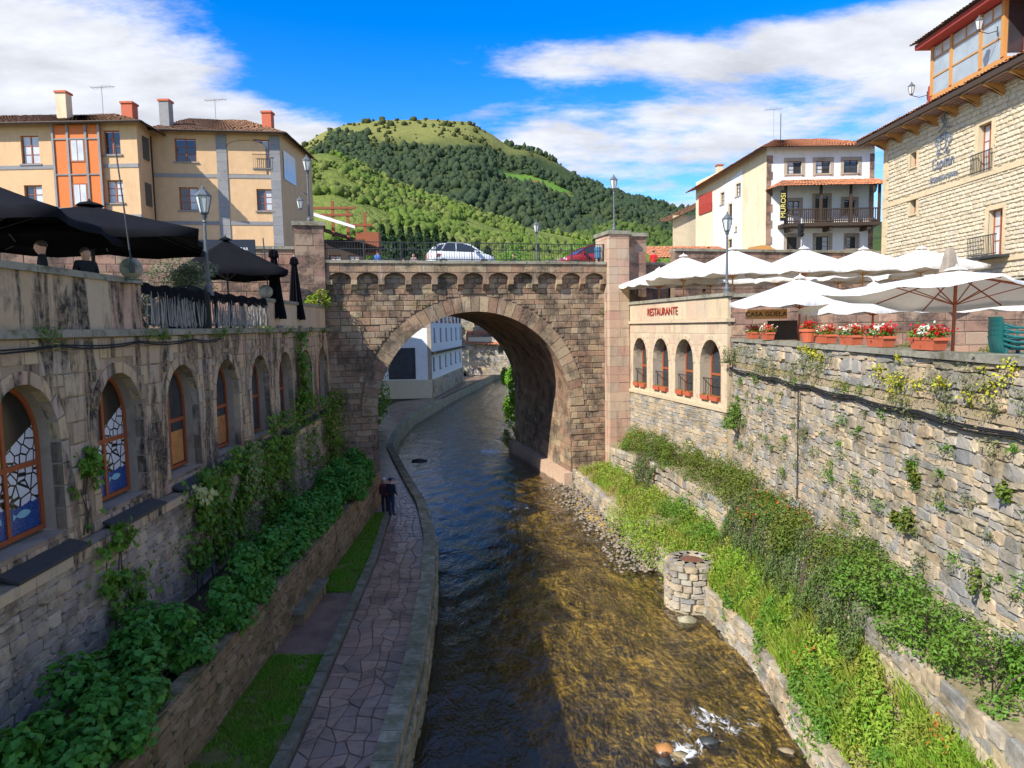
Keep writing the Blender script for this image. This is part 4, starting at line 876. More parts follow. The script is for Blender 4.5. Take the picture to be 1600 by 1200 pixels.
roof(ob, [((-1, -ov, E), (X2+ov, -ov, E), (-1, 5, E+2.1), (X2-4, 5, E+2.1)), ((X2+ov, -ov, E), (X2+.3, 5, E), (X2-4, 5, E+2.1), (X2-4, 5.1, E+2.1))], M['tile_old'])
p = [inw(q) for q in ((-.3, -ov, E+.25), (L2+.5, -ov, E+.25), (L2-3.0, 5, E+2.5), (1.0, 5, E+2.5))]; q5 = inw((L2+1.6, 7, E+.25)); q6 = inw((L2-2.6, 7, E+2.5))
roof(ob, [(p[0], p[1], p[3], p[2]), (p[1], q5, p[2], q6)], M['tile_old'], name='wing_roof')
b = MB(); b.tube([(-1, -ov-.05, E), (X2+ov, -ov-.05, E)], .07, 6); b.tube([(X2-.35, 2.3, E-.1), (X2-.42, 2.45, 0)], .05, 6); b.tube([inw((-.3, -ov-.05, E+.25)), inw((L2+.5, -ov-.05, E+.25))], .07, 6); b.build('gutter', M['darkwood'], ob)
chimney(ob, 6.0, 2.0, E+.5, .6, 1.9, M['cream']); chimney(ob, 8.6, 4.5, E+1.6, .7, .9, M['terracotta']); chimney(ob, *inw((.6, 1.2, E+.6)), .6, 1.8, M['greystone']); chimney(ob, *inw((6.6, 2.0, E+.9)), .6, 1.2, M['terracotta'])
antenna(ob, 6.9, 4.5, E+1.5, 2.2); antenna(ob, *inw((2.8, 4.4, E+2.1)), 1.6)
# ---------------- white house with timber balcony
wb_ = empty('balcony_house', (19.4, 53, GZ-.5), 0, 'white house with stone window surrounds, tiled canopy and dark timber balcony', 'building'); H0 = 10.0
facade(wb_, 0, 8.1, 0, H0+.25, 0, [(2.1, 8.2, 1.1, .95), (4.25, 8.2, 1.1, .95), (6.35, 8.2, 1.1, .95), (2.1, 5.2, .85, 1.0), (4.2, 4.75, 1.0, 1.75), (6.3, 5.2, .85, 1.0), (2.0, 2.6, .8, .95), (4.3, 2.4, 1.0, 1.15), (6.5, 2.6, .7, .9)], M['white'], surround=M['jamb'], timber=M['darkwood'])
sa = math.atan2(53-65, 19.4-17.3); SL = 12.2; SO = Vector((-2.1, 12, 0))
facade(wb_, 0, SL, 0, H0+.1, 0, [(5.2, 7.2, .7, 1.0), (6.6, 5.4, .65, 1.6), (7.9, 7.4, .8, 1.0), (6.6, 2.2, .65, 1.9), (7.6, 4.6, .3, .4)], M['cream'], 'side_wall', rz=sa, off=SO, timber=M['darkwood'])
def ins(p): return SO+(Matrix.Rotation(sa, 3, 'Z') @ Vector(p))
b = MB(); b.sheet([(3.6, 2.0), (8.6, 1.6), (8.6, 9.4), (3.6, 8.4)], [[(x-w/2, z), (x+w/2, z), (x+w/2, z+h), (x-w/2, z+h)] for x, z, w, h in ((5.2, 7.2, .9, 1.1), (6.6, 5.4, .8, 1.7), (7.9, 7.4, .95, 1.1), (6.6, 2.2, .8, 2.0), (7.6, 4.6, .4, .5))], -.02); b.build('white_plaster_patch', M['white'], wb_, SO, sa)
b = MB(); b.box(.8, 3.3, -.1, .1, 7.0, 8.7); r_ = b.build('red_board_gable', M['redwood'], wb_, SO, sa)
for k in range(9): b = MB(); b.box(.95+k*.3, 1.0+k*.3, -.14, -.1, 7.05, 7.8); b.build('baluster', M['redwood'], r_)
for k in range(16):
    for x in (0, 7.75): b = MB(); b.box(x, x+.35+.12*(k % 2 if x == 0 else 0), -.03, .1, k*.6+.01, k*.6+.59); b.build('quoin', M['pinkwall'], wb_)
bl = MB(); bl.box(.9, 8.0, -1.3, 0, 4.15, 4.4); bal = bl.build('balcony', M['darkwood'], wb_)
for k in range(46): b = MB(); b.box(-.03, .03, -.03, .03, 4.4, 5.35); b.build('baluster', M['darkwood'], bal, (1.0+k*.154, -1.22, 0))
for z in (4.5, 5.35): b = MB(); b.box(.9, 8.0, -1.27, -1.17, z, z+.08); b.build('rail', M['darkwood'], bal)
for x in (1.0, 3.6, 5.8, 7.9): b = MB(); b.box(x-.08, x+.08, -1.28, -1.12, 4.4, 7.1); b.build('post', M['darkwood'], bal)
for x in (1.5, 4.4, 7.2): b = MB(); b.box(x-.12, x+.12, -1.2, 0, 3.85, 4.14); b.build('bracket', M['darkwood'], bal)
roof(wb_, [((.3, -1.7, 7.0), (8.6, -1.7, 7.0), (1.3, .02, 7.75), (8.4, .02, 7.75)), ((-.1, .02, 7.0), (.3, -1.7, 7.0), (1.3, .02, 7.75), (1.3, .02, 7.76))], M['tile_red'], name='canopy_roof')
roof(wb_, [((-.7, -.8, H0), (8.8, -.8, H0), (2.5, 5, H0+2), (6.5, 5, H0+2)), (ins((-.5, -.8, H0-.8)), (-.7, -.8, H0), ins((0, 4.5, H0+.9)), (2.5, 5, H0+2))], M['tile_red'])
chimney(wb_, *ins((2.6, 1.0, H0-.6)), .5, 1.6, M['cream']); antenna(wb_, 2.0, 4, H0+1.6, 2.6); b = MB(); b.tube([(2.8, 4.6, H0+1.8), (2.8, 4.6, H0+4)], .03, 5); b.build('lightning_rod', M['iron'], wb_)
b = MB(); b.box(.52, .92, -1.5, -1.42, 4.55, 6.75); sg = b.build('hanging_sign', M['black'], wb_); lettering('MUROSI', .5, M['yellow'], sg, (.72, -1.51, 5.65), 0, 1, R(90), .006)
# brown house behind its far end, tiled roof and boards in front of it
bh = empty('brown_house', (15.4, 66, GZ-.4), 0, 'small brown stone house with tiled roof behind the white balcony house', 'building'); facade(bh, 0, 3.5, 0, 7.2, 0, [(2.6, 4.2, .6, 1.2)], M['cream_rubble']); roof(bh, [((-.4, -.5, 6.6), (3.6, -.5, 8.4), (-.4, 5, 7.4), (3.6, 5, 9.2))], M['tile_old'])
sr = empty('low_house', (9.8, 46.5, 11.0), R(10), 'low house with an orange tiled roof just right of the bridge piers', 'building'); facade(sr, 0, 5.8, 0, 2.2, 0, [], M['pinkwall']); roof(sr, [((-.3, -.5, 2.5), (6.2, -.5, 2.5), (-.3, 3.5, 3.7), (6.2, 3.5, 3.7))], M['tile_red'])
hb = empty('hoarding', at(1190, 412, 47.5)-Vector((0, 0, 1.2)), 0, 'brown wooden board with a curved top beside the white house corner', 'board'); b = MB(); b.prism([(-1, 0), (1, 0), (1, 2.1), (.5, 2.4), (0, 2.45), (-.9, 2.3), (-1, 2)], 0, .12); b.build('panel', M['honey'], hb); b = MB(); b.prism([(-.7, .6), (.75, .6), (.75, 1.8), (-.7, 1.75)], -.03, -.002); b.build('inset', M['timber'], hb)
# ---------------- cream stone restaurant on the far right
cb = empty('stone_restaurant', (24, 45, 11.0), R(-90), 'large cream rubble stone building with a glazed rooftop gallery on the right', 'building'); CH = 9.35; CL = 24.0
wins = [(3.2, 7.15, .62, .85), (3.3, 4.4, .62, .85), (9.4, 5.5, .95, 2.4), (10.4, 1.2, 1.0, 2.3), (12.9, 7.6, .9, 1.1)]
facade(cb, 0, CL, 0, CH+.4, 0, wins, M['cream_mortar'], surround=M['cream_ashlar'], depth=.3)
hole = lambda x, z: any(abs(x-a) < w/2+.24 and c-.2 < z < c+h+.24 for a, c, w, h in wins) or 5.2 < z < 5.5 or .9 < z < 1.15
lay(cb, courses(.55, 16, .1, CH, (.16, .28), (.25, .6), hole, .03), 'rubble', M['cream_rubble'], (.05, .09), None, 300, 'rubble_stone', 0, .08)
for z0, z1 in ((5.22, 5.48), (.9, 1.15)): b = MB(); b.box(0, CL, -.1, .05, z0, z1); b.build('string_course', M['cream_ashlar'], cb)
for k in range(16): b = MB(); b.box(-.02, .55-.15*(k % 2), -.07, .2, k*.58+.005, k*.58+.575); b.build('quoin', M['cream_ashlar'], cb)
b = MB(); b.add([(0, 0, 0), (0, 9, 0), (0, 9, CH), (0, 0, CH)], [(0, 3, 2, 1)]); b.build('end_wall', M['cream_rubble'], cb)
for (x0, x1, z) in ((8.6, 10.2, 5.5), (9.5, 11.6, 1.2)):
    g = MB(); o_ = .15 if z > 3 else .75; g.box(x0, x1, -o_-.03, -o_, z+.95, z+1.0); g.box(x0, x1, -o_-.03, -o_, z+.05, z+.09)
    for k in range(int((x1-x0)/.12)+1): g.box(x0+k*.12, x0+k*.12+.02, -o_-.025, -o_-.005, z, z+.97)
    if z < 3: g.box(x0, x1, -o_-.05, -.1, z-.12, z)
    g.build('balcony_guard', M['iron'], cb)
ev = MB(); ev.box(-1.1, CL, -1.15, .0, CH+.12, CH+.22); ev.build('eave_soffit', M['redwood'], cb); b = MB(); b.box(-1.2, CL, -1.25, -1.1, CH+.10, CH+.38); b.build('fascia', M['darkwood'], cb)
for k in range(11): b = MB(); b.add([(-.09, 0, -.55), (.09, 0, -.55), (.09, -1.05, .0), (-.09, -1.05, .0), (-.09, -1.05, .11), (.09, -1.05, .11), (.09, 0, .11), (-.09, 0, .11), (-.09, -.5, -.22), (.09, -.5, -.22)], [(0, 8, 9, 1), (8, 3, 2, 9), (3, 4, 5, 2), (4, 7, 6, 5), (0, 7, 4, 3), (0, 3, 8), (1, 9, 2), (1, 2, 5, 6)]); b.build('eave_bracket', M['honey'], cb, (.2+k*1.75, 0, CH))
for k in range(4): b = MB(); b.box(-1.1, CL, -1.05+k*.25, -1.0+k*.25, CH+.05, CH+.119); b.build('eave_batten', M['jamb'], cb)
roof(cb, [((-1.25, -1.3, CH+.4), (CL, -1.3, CH+.4), (2.5, 5, CH+2.6), (CL, 5, CH+2.6)), ((-1.2, 9, CH+.4), (-1.25, -1.3, CH+.4), (2.5, 5.2, CH+2.6), (2.5, 5, CH+2.6))], M['tile_red'])
gl = MB(); gl.box(4.8, 10.6, -.05, 4, CH+1.0, CH+1.35); ga = gl.build('roof_gallery', M['honey'], cb)
for x in (4.85, 6.55, 8.9, 10.5): b = MB(); b.box(x-.1, x+.1, -.1, .1, CH+1.35, CH+4.0); b.build('gallery_post', M['honey'], ga)
for x0, x1, s in ((4.95, 6.45, 5.7), (6.65, 8.8, 7.7), (9.0, 10.4, 9.7)):
    for z0, z1, gm in ((1.35, 2.3, M['pale_glass']), (2.36, 3.3, M['pale_glass']), (3.36, 3.95, M['curtain'])):
        b = MB(); b.box(x0, x1, -.02, .0, CH+z0, CH+z1); b.build('gallery_pane', gm, ga)
    for z in (2.33, 3.33): b = MB(); b.box(x0-.05, x1+.05, -.06, .04, CH+z-.04, CH+z+.04); b.build('gallery_rail', M['honey'], ga)
    b = MB(); b.box(s-.04, s+.04, -.055, .035, CH+3.37, CH+3.95); b.build('gallery_mullion', M['honey'], ga)
b = MB(); b.box(4.78, 4.82, .1, 3.9, CH+1.35, CH+4); b.build('gallery_end', M['pale_glass'], ga); b = MB(); b.box(10.6, 10.66, .1, 1.2, CH+1.5, CH+3.9); b.build('gallery_end', M['glass'], ga); b = MB(); b.box(10.7, 16, .8, 4, CH+.6, CH+4.0); b.build('red_wall', M['redwood'], ga)
b = MB(); b.box(4.3, 16, -.75, 4.2, CH+4.02, CH+4.3); b.build('gallery_eave', M['redwood'], ga); roof(ga, [((4.1, -.95, CH+4.32), (16, -.95, CH+4.32), (5.5, 2.5, CH+5.3), (16, 2.5, CH+5.3))], M['tile_old'], name='gallery_roof')
b = MB(); b.box(-.25, .25, -.25, .25, 0, 1.5, 0, .03); b.lathe([(.24, 1.5), (.2, 1.65), (.08, 1.75)], 8); b.build('chimney', M['redwood'], cb, (4.0, .6, CH+.7))
lettering('Restaurante', .48, M['lead'], cb, (6.3, -.12, 5.95), 0, 1.05); lettering('Capitán', .85, M['lead'], cb, (6.2, -.12, 6.75), 0, .75)
lg = MB()
def curl(cx, cz, r0, r1, a0, a1, t=.03):
    lg.tube([(cx+(r0+(r1-r0)*k/18)*math.cos(a0+(a1-a0)*k/18), -.12, cz+(r0+(r1-r0)*k/18)*math.sin(a0+(a1-a0)*k/18)) for k in range(19)], t, 5)
for c in ((6.2, 7.75, .6, .5, 0, 6.2), (6.2, 7.75, .38, .2, 1, 6.5), (5.6, 7.9, .25, .08, 0, 5), (6.8, 7.9, .25, .08, 3, 8), (5.8, 7.3, .2, .1, 1, 6), (6.6, 7.3, .2, .1, 2, 7), (6.2, 8.9, .22, .12, -1.5, 3.5), (6.1, 9.1, .12, .1, 0, 5), (6.0, 8.05, .15, .12, 0, 6), (6.4, 8.05, .15, .12, 0, 6)): curl(*c)
lg.tube([(5.7, -.12, 8.5), (6.2, -.12, 8.62), (6.8, -.12, 8.5)], .035, 5); lg.tube([(6.2, -.12, 8.6), (6.2, -.12, 9.3)], .03, 5); lg.build('emblem', M['lead'], cb)
# ---------------- seen through and beyond the arch
wh = empty('riverside_house', (-9.45, 81.6, .9), math.atan2(25.4, 1.85), 'white riverside house with rows of dark windows seen through the arch', 'building'); HW = 11.5
facade(wh, 0, 25, 2.2, HW, 0, [(2.4+k*4.3, 6.6, 1.1, 1.7) for k in range(6)]+[(1.5+k*4.3, 3.2, 1.1, 1.6) for k in range(6)], M['bluewhite'], timber=M['darkwood'], glass=M['glass'])
facade(wh, 0, 25, 0, 2.2, -.1, [], M['cream_rubble'], 'stone_base')
b = MB(); b.box(0, 25, -.5, .1, 5.2, 5.45); b.build('jetty_beam', M['darkwood'], wh)
for k in range(8): b = MB(); b.box(1+k*3.2-.7, 1+k*3.2+.7, -.06, .0, 8.9, 11.4); q = b.build('tall_window', M['redwood'], wh); b = MB(); b.box(1+k*3.2-.5, 1+k*3.2+.5, -.08, -.061, 9.1, 11.3); b.build('pane', M['glass'], q)
facade(wh, -9, 0, 2.2, HW, 0, [(-6.5, 6.0, 2.6, 1.6), (-6.5, 9.2, 2.6, 1.6)], M['bluewhite'], 'front_wall', rz=-math.atan2(25.4, 1.85), timber=M['darkwood'], glass=M['curtain'])
rz_f = -math.atan2(25.4, 1.85)
for nm, x0, x1, y, z0, z1, mt_ in (('front_base', -9, 0, -.12, 0, 2.2, M['cream_rubble']), ('large_photo_panel', -5.1, -1.9, -.05, 2.3, 6.0, plain('dark_print', (.04, .045, .06), .5, .8, 1.2)), ('corner_quoins', -.45, .02, -.04, 2.2, HW, M['jamb']), ('floor_band', -9, 0, -.06, 8.4, 8.65, M['jamb'])):
    b = MB(); b.box(x0, x1, y, y+.15, z0, z1); b.build(nm, mt_, wh, (0, 0, 0), rz_f)
roof(wh, [((-.5, -.8, HW), (25.5, -.8, HW), (1, 5, HW+2), (25, 5, HW+2))], M['tile_red'])
sh = empty('stone_house', at(733, 586, 118)-Vector((0, 0, 0)), 0, 'small stone house with a red tiled roof at the river bend beyond the arch', 'building'); sh.location.z = 1.0
facade(sh, 0, 10, 0, 6.5, 0, [(5.5, 3.6, .9, 1.3)], M['cream_rubble'], timber=M['darkwood']); roof(sh, [((-.5, -.8, 5.4), (8, -.8, 5.0), (-.5, 4, 7.6), (8, 4, 7.6))], M['tile_red'])
sh2 = empty('upper_house', (sh.location.x-1, 128, 1.0), 0, 'tall stone house with shuttered windows behind the small house at the bend', 'building'); facade(sh2, -1, 14, 0, 12.5, 0, [(2.2, 8.6, 1.2, 1.6), (5.6, 8.6, 1.2, 1.6), (9, 8.6, 1.2, 1.6)], M['cream_rubble'], timber=M['timber']); roof(sh2, [((-1.6, -1, 12.5), (14.5, -1, 12.5), (-1, 5, 14.8), (14, 5, 14.8))], M['tile_old'])
# pergola house beyond the left end of the bridge
M['pergola'] = plain('pergola_timber', (.27, .085, .035), .6, .2, 6)
ph = empty('pergola_house', at(512, 395, 60)-Vector((0, 0, 2.5)), R(4), 'dark house with sloping roof and red timber pergola beyond the left pillar', 'building')
facade(ph, -1, 3.2, 0, 3.6, 0, [(.6, .8, 1, 1.5), (2.2, .8, .9, 1.5)], M['darkwood'], glass=M['curtain']); roof(ph, [((-1.2, -1.0, 4.5), (4.5, -1.0, 2.6), (-1.2, 4, 5.2), (4.5, 4, 3.3))], M['tile_old'])
for x, z in ((.2, 4.6), (1.5, 4.0), (3.0, 3.6)): b = MB(); b.box(x-.12, x+.12, 1.9, 2.1, z-.5, z+2.6); b.build('pergola_post', M['pergola'], ph)
for z, x0, x1 in ((6.6, -1.8, 2.2), (6.0, -1.8, 1.9), (5.1, 1.3, 3.6)): b = MB(); b.box(x0, x1, 1.85, 2.15, z-.1, z+.1); b.build('pergola_beam', M['pergola'], ph)
b = MB(); b.box(2.2, 4.2, 1.5, 3.5, 2.6, 4.4); b.build('dormer', M['pergola'], ph); b = MB(); b.add([(-1.6, 1.2, 5.9), (2.2, 1.2, 4.7), (2.2, 1.2, 4.95), (-1.6, 1.2, 6.2)], [(0, 1, 2, 3)]); b.build('white_awning', M['plastic_white'], ph)
for q, x1, z1 in ((wh, 25, 2.15), ):
    lay(q, courses(0, x1, 0, z1, (.3, .5), (.5, 1.1), None, -.012), 'rubble', M['warmrubble'], (.04, .08), None, 90, 'rubble_stone', -.1)
lay(sh, courses(0, 8, 0, 5.2, (.3, .5), (.45, 1.0), lambda x, z: abs(x-5.5) < .6 and 3.4 < z < 5.1, -.012), 'rubble', M['warmrubble'], (.04, .08), None, 120, 'rubble_stone')
lay(sh2, courses(-1, 14, 4, 12.3, (.35, .5), (.5, 1.1), lambda x, z: any(abs(x-a) < .8 and 8.4 < z < 10.4 for a in (2.2, 5.6, 9)), -.012), 'rubble', M['warmrubble'], (.04, .08), None, 60, 'rubble_stone')
# ================================================================== OBJECTS
EX = Vector((math.cos(BANG), math.sin(BANG), 0)); EY = Vector((-math.sin(BANG), math.cos(BANG), 0))
def on_bridge(px, ly, z=12.56):                # point on the deck, ly metres behind the railing line, seen in column px
    k = (px-800)/FPX; b0 = BA+EY*ly; u = (k*b0.y-b0.x)/(EX.x-k*EX.y); p = b0+EX*u; p.z = z; return p
def wall_d(px, x0, s):                         # depth where a wall X = x0 + s*d shows in column px
    return x0/((px-800)/FPX-s)
# ---------------- street lamps
def lamp(loc, h, label, arm=False, rz=0.3):
    o = empty('street_lamp', loc, rz, label, 'street lamp', 'old lantern street lamps'); p = h-.75
    b = MB(); b.lathe([(.16, 0), (.16, .06), (.12, .10), (.13, .22), (.085, .30), (.07, .42), (.09, .46), (.06, .52), (.05, p*.5), (.042, p-.25), (.065, p-.22), (.045, p-.16), (.09, p-.03), (.05, p)], 12); b.build('post', M['lampgrey'], o, smooth=False)
    lantern(o, (0, 0, p))
    if arm:
        b = MB(); b.tube([(0, 0, p*.55), (-.25, -.1, p*.55+.12), (-.4, -.15, p*.55-.05)], .025, 6); b.build('bracket_arm', M['lampgrey'], o); lantern(o, (-.42, -.16, p*.55-.75), .8)
    return o
def lantern(o, loc, s=1.0):
    x, y, z = loc; f = MB(); g = MB()
    f.lathe([(.10*s, 0), (.13*s, .04*s), (.13*s, .07*s)], 6, x, y); f.lathe([(.235*s, .52*s), (.245*s, .55*s), (.20*s, .60*s), (.09*s, .72*s), (.05*s, .74*s), (.05*s, .78*s), (.012*s, .86*s)], 6, x, y)
    for k in range(6):
        a = k*math.pi/3; f.bar((x+.125*s*math.cos(a), y+.125*s*math.sin(a), .06*s), (x+.225*s*math.cos(a), y+.225*s*math.sin(a), .53*s), .022*s, .022*s)
    g.lathe([(.115*s, .07*s), (.212*s, .52*s)], 6, x, y)
    f.build('lantern_frame', M['lampgrey'], o, (0, 0, z)); g.build('lantern_glass', M['lamp_glass'], o, (0, 0, z))
def wall_lamp(p, out, label, parent=None):
    o = empty('wall_lamp', p, 0, label, 'wall lamp', 'lantern wall lamps'); out = Vector(out); b = MB(); b.tube([out*0, out*.5+Vector((0, 0, -.12)), out], .02, 5); b.tube([(0, 0, -.25), (0, 0, .2)], .03, 5); b.build('bracket', M['iron'], o); lantern(o, (out.x, out.y, .02), .85); return o
dl = wall_d(340, -8.17, -.037); lamp((LX(dl)-.15, dl, 10.3), 3.15, 'grey lantern lamp post rising behind the stick fence on the left terrace')
lamp((9.25, 29.75, 10.42), 3.35, 'grey lantern lamp post on the corner of the restaurant parapet')
p = BA+EX*(BL+.75)+EY*.2; lamp((p.x, p.y, 14.45), 3.2, 'lantern lamp on top of the tall pier at the right end of the bridge')
p = BA-EX*.7+EY*.4; lamp((p.x, p.y, 14.65), 3.4, 'lantern lamp with a second lower lantern on the left bridge pillar', True)
p = on_bridge(842, 10.5); lamp(p, 4.0, 'lantern lamp post on the far side of the bridge road behind the railing')
wall_lamp((-32.0, 40.6, 18.2), (.25, -.5, 0), 'wall lantern at the left end of the ochre building')
wall_lamp((23.8, 40.3, 21.8), (-.9, 0, 0), 'wall lantern at the far corner of the glazed roof gallery'); wall_lamp((23.8, 34.7, 23.0), (-.9, 0, 0), 'wall lantern at the near post of the glazed roof gallery')
wall_lamp((27.1, 52.7, 18.6), (0, -.6, 0), 'upper wall lantern at the right edge of the white balcony house'); wall_lamp((27.1, 52.7, 16.0), (0, -.6, 0), 'lower wall lantern at the right edge of the white balcony house')
# ---------------- parasols
def parasol(loc, half, edge, peak, rot, cloth, polem, label, group, pole_r=.035, val=.16, lean=0.0):
    o = empty('parasol', loc, rot, label, 'parasol', group); n = 32; rings = 7; vs = [(0, 0, peak)]; fs = []
    if lean: o.rotation_euler = (Matrix.Rotation(lean, 3, 'X') @ Matrix.Rotation(R(4), 3, 'Y') @ Matrix.Rotation(rot, 3, 'Z')).to_euler()
    def per(k):
        t = 8*k/n; s = int(t) % 8; f = t-int(t); c = [(1, 0), (1, 1), (0, 1), (-1, 1), (-1, 0), (-1, -1), (0, -1), (1, -1)]; a, b_ = c[s], c[(s+1) % 8]; return a[0]+(b_[0]-a[0])*f, a[1]+(b_[1]-a[1])*f, f
    for r in range(1, rings+1):
        q = r/rings
        for k in range(n):
            x, y, f = per(k); sag = math.sin(math.pi*f); z = peak+(edge-peak)*(q**.93)-.06*sag*q*half/2; pull = 1-.035*sag*q
            vs.append((x*half*q*pull, y*half*q*pull, z+random.uniform(-.006, .006)))
    for k in range(n):
        x, y, f = per(k); sag = math.sin(math.pi*f); pull = 1-.035*sag+.012*math.sin(k*2.4); vs.append((x*half*pull, y*half*pull, edge-.06*sag*half/2-val+.025*math.sin(k*1.7)))
    fs = [(0, 1+k, 1+(k+1) % n) for k in range(n)]
    for r in range(rings): fs += [(1+r*n+k, 1+(r+1)*n+k, 1+(r+1)*n+(k+1) % n, 1+r*n+(k+1) % n) for k in range(n)]
    b = MB(); b.add(vs, fs); b.build('canopy', cloth, o, smooth=True)
    b = MB(); b.lathe([(half*.13, peak-.03), (half*.10, peak+.03), (.03, peak+.10), (.015, peak+.16)], 8); b.build('cap', cloth, o)
    b = MB(); b.tube([(0, 0, 0), (0, 0, peak+.02)], pole_r, 8); b.build('pole', polem, o)
    b = MB(); b.box(-.35, .35, -.35, .35, 0, .09); b.build('base', M['concrete'], o)
    for k in range(8):
        x, y, f = per(k*4); b = MB(); b.bar((x*.05, y*.05, peak-.12), (x*half*.95, y*half*.95, edge-.05), .025, .03); rbb = b.build('rib', polem, o)
        b = MB(); b.bar((x*.04, y*.04, edge-.25), (x*half*.48, y*half*.48, edge+(peak-edge)*.52-.10), .02, .025); b.build('strut', polem, rbb)
    return o
GU = 'white parasols on the upper right terrace'
for k, (px, d, yy) in enumerate(((1068, 36.0, 400), (1145, 34.0, 389), (1256, 33.5, 388), (1349, 33.5, 389), (1440, 33.0, 388))):
    p = at(px, yy, d); parasol((p.x, p.y, 9.4), 1.95, 2.2, p.z-9.4, R(6+k*3), M['white_cloth'], M['honey'], f'white square parasol, {ORD[k]} from the bridge in the upper terrace row', GU)
for k, (px, d) in enumerate(((1030, 38.2), (1110, 38.0), (1215, 37.5), (1310, 37.5), (1400, 37))):
    p = at(px, 420, d); parasol((p.x, p.y, 9.4), 1.8, 2.0, 2.75, R(10), M['white_cloth'], M['honey'], f'white parasol of the rear upper row, {ORD[k]} from the bridge, mostly hidden', GU)
GLW = 'white parasols on the lower right terrace'
p = at(1250, 434, 25.5); parasol((p.x, p.y, 7.6), 1.75, 2.32, p.z-7.6, R(20), M['white_cloth'], M['timber'], 'white parasol above the wooden sign at the far end of the lower terrace', GLW)
p = at(1365, 445, 23.5); parasol((p.x, p.y, 7.6), 1.7, 2.0, p.z-7.6, R(12), M['white_cloth'], M['timber'], 'white parasol in the middle of the lower terrace, partly behind the large one', GLW)
p = at(1482, 428, 18.8); parasol((p.x-.15, p.y-.5, 7.6), 2.35, 2.22, p.z-7.5, R(28), M['white_cloth'], M['timber'], 'large white parasol with dark wooden pole and ribs at the right', GLW, .045, .06, R(-5))
p = at(1625, 455, 21.5); parasol((p.x, p.y, 7.6), 1.9, 2.0, p.z-7.6, R(15), M['white_cloth'], M['timber'], 'white parasol cut by the right edge of the picture', GLW)
GB = 'black parasols on the left terrace'
p = at(140, 320, 19.0); parasol((p.x, p.y, 9.32), 2.75, 2.45, p.z-9.32, R(22), M['black_cloth'], M['iron'], 'big open black parasol with its corner over the stick fence', GB, .05)
p = at(-60, 268, 14.6); parasol((p.x, p.y, 9.32), 2.5, 2.2, p.z-9.32, R(15), M['black_cloth'], M['iron'], 'big black parasol cut by the left edge of the picture', GB, .05)
p = at(352, 374, 27.0); parasol((p.x, p.y, 9.32), 1.9, 2.15, p.z-9.32, R(30), M['black_cloth'], M['iron'], 'smaller open black parasol behind the terrace lamp post', GB)
def closed_parasol(p, h, label):
    o = empty('closed_parasol', p, 0, label, 'parasol', 'folded black parasols'); vs = []; fs = []; n = 24; prof = [(.06, h), (.13, h-.08), (.17, h-.30), (.10, h-.36), (.16, h*.65), (.24, h*.35), (.33, .32)]
    for r, z in prof: vs += [(r*(1+.22*(-1)**k)*math.cos(2*math.pi*k/n), r*(1+.22*(-1)**k)*math.sin(2*math.pi*k/n), z+.04*(k % 3)*(z < .5)) for k in range(n)]
    for i in range(len(prof)-1): fs += [(i*n+k, i*n+(k+1) % n, (i+1)*n+(k+1) % n, (i+1)*n+k) for k in range(n)]
    fs.append(tuple(range(n))); b = MB(); b.add(vs, fs); b.build('folded_canopy', M['black_cloth'], o); b = MB(); b.tube([(0, 0, 0), (0, 0, h+.08)], .03, 6); b.build('pole', M['steel'], o); b = MB(); b.lathe([(.25, 0), (.25, .08), (.05, .1)], 12); b.build('base', M['concrete'], o)
for px, yt, d, lb in ((437, 389, 27.3, 'folded black parasol nearer the stick fence'), (468, 401, 30.5, 'folded black parasol nearer the bridge pillar')):
    p = at(px, yt, d); closed_parasol((p.x-.25, p.y, 9.32), p.z-9.32, lb)
# ---------------- left terrace
fe_ = empty('stick_fence', (LX(4), 4, 9.3), LA, 'fence of dark bars with grey driftwood sticks on the left terrace edge', 'fence')
for z in (.10, .95): b = MB(); b.box(12.62, 22.28, .1, .15, z, z+.05); b.build('rail', M['iron'], fe_)
for k in range(9): b = MB(); b.box(-.025, .025, .08, .16, 0, 1.05); b.build('post', M['iron'], fe_, (12.65+k*1.2, 0, 0))
b = MB(); v = []
for k in range(61): v += [(12.62+k*.161, .05+.03*math.sin(k*1.9), 1.10+.03*math.sin(k*.9)), (12.62+k*.161, .03+.04*math.sin(k*2.3), .80+.06*math.sin(k*1.3))]
b.add(v, [(2*k, 2*k+1, 2*k+3, 2*k+2) for k in range(60)]); b.build('black_cover_cloth', M['black_cloth'], fe_)
smat = stone('driftwood', [(.36, .33, .29), (.22, .19, .16), (.5, .47, .43), (.13, .11, .10)], None, fine=20)
for k in range(190):
    x = random.uniform(12.7, 22.2); l = random.uniform(.5, .85); a = random.gauss(0, .16); b = MB(); pts = [(0, 0, 0), (math.sin(a)*l*.5+random.uniform(-.03, .03), random.uniform(-.02, .02), l*.5), (math.sin(a)*l, 0, l)]; b.tube(pts, [.018, .015, .008], 5); b.build('stick', smat, fe_, (x, random.uniform(.0, .08), random.uniform(.02, .12)))
def ball(px, py, d, r, label):
    p = at(px, py, d); o = empty('stone_ball', (p.x, p.y, p.z-r-.12), 0, label, 'finial', 'stone ball finials'); b = MB(); b.lathe([(.24*r/.3, 0), (.24*r/.3, .06), (.12, .09), (.10, .14)], 12); b.build('pedestal', M['coping'], o)
    b = MB(); b.lathe([(r*math.sin(math.pi*k/12)+.001, r-r*math.cos(math.pi*k/12)+.1) for k in range(13)], 18); b.build('ball', M['coping'], o, smooth=True)
ball(205, 418, 15.9, .24, 'mossy stone ball on the end of the left parapet'); ball(415, 455, 26.6, .26, 'stone ball where the stick fence ends')
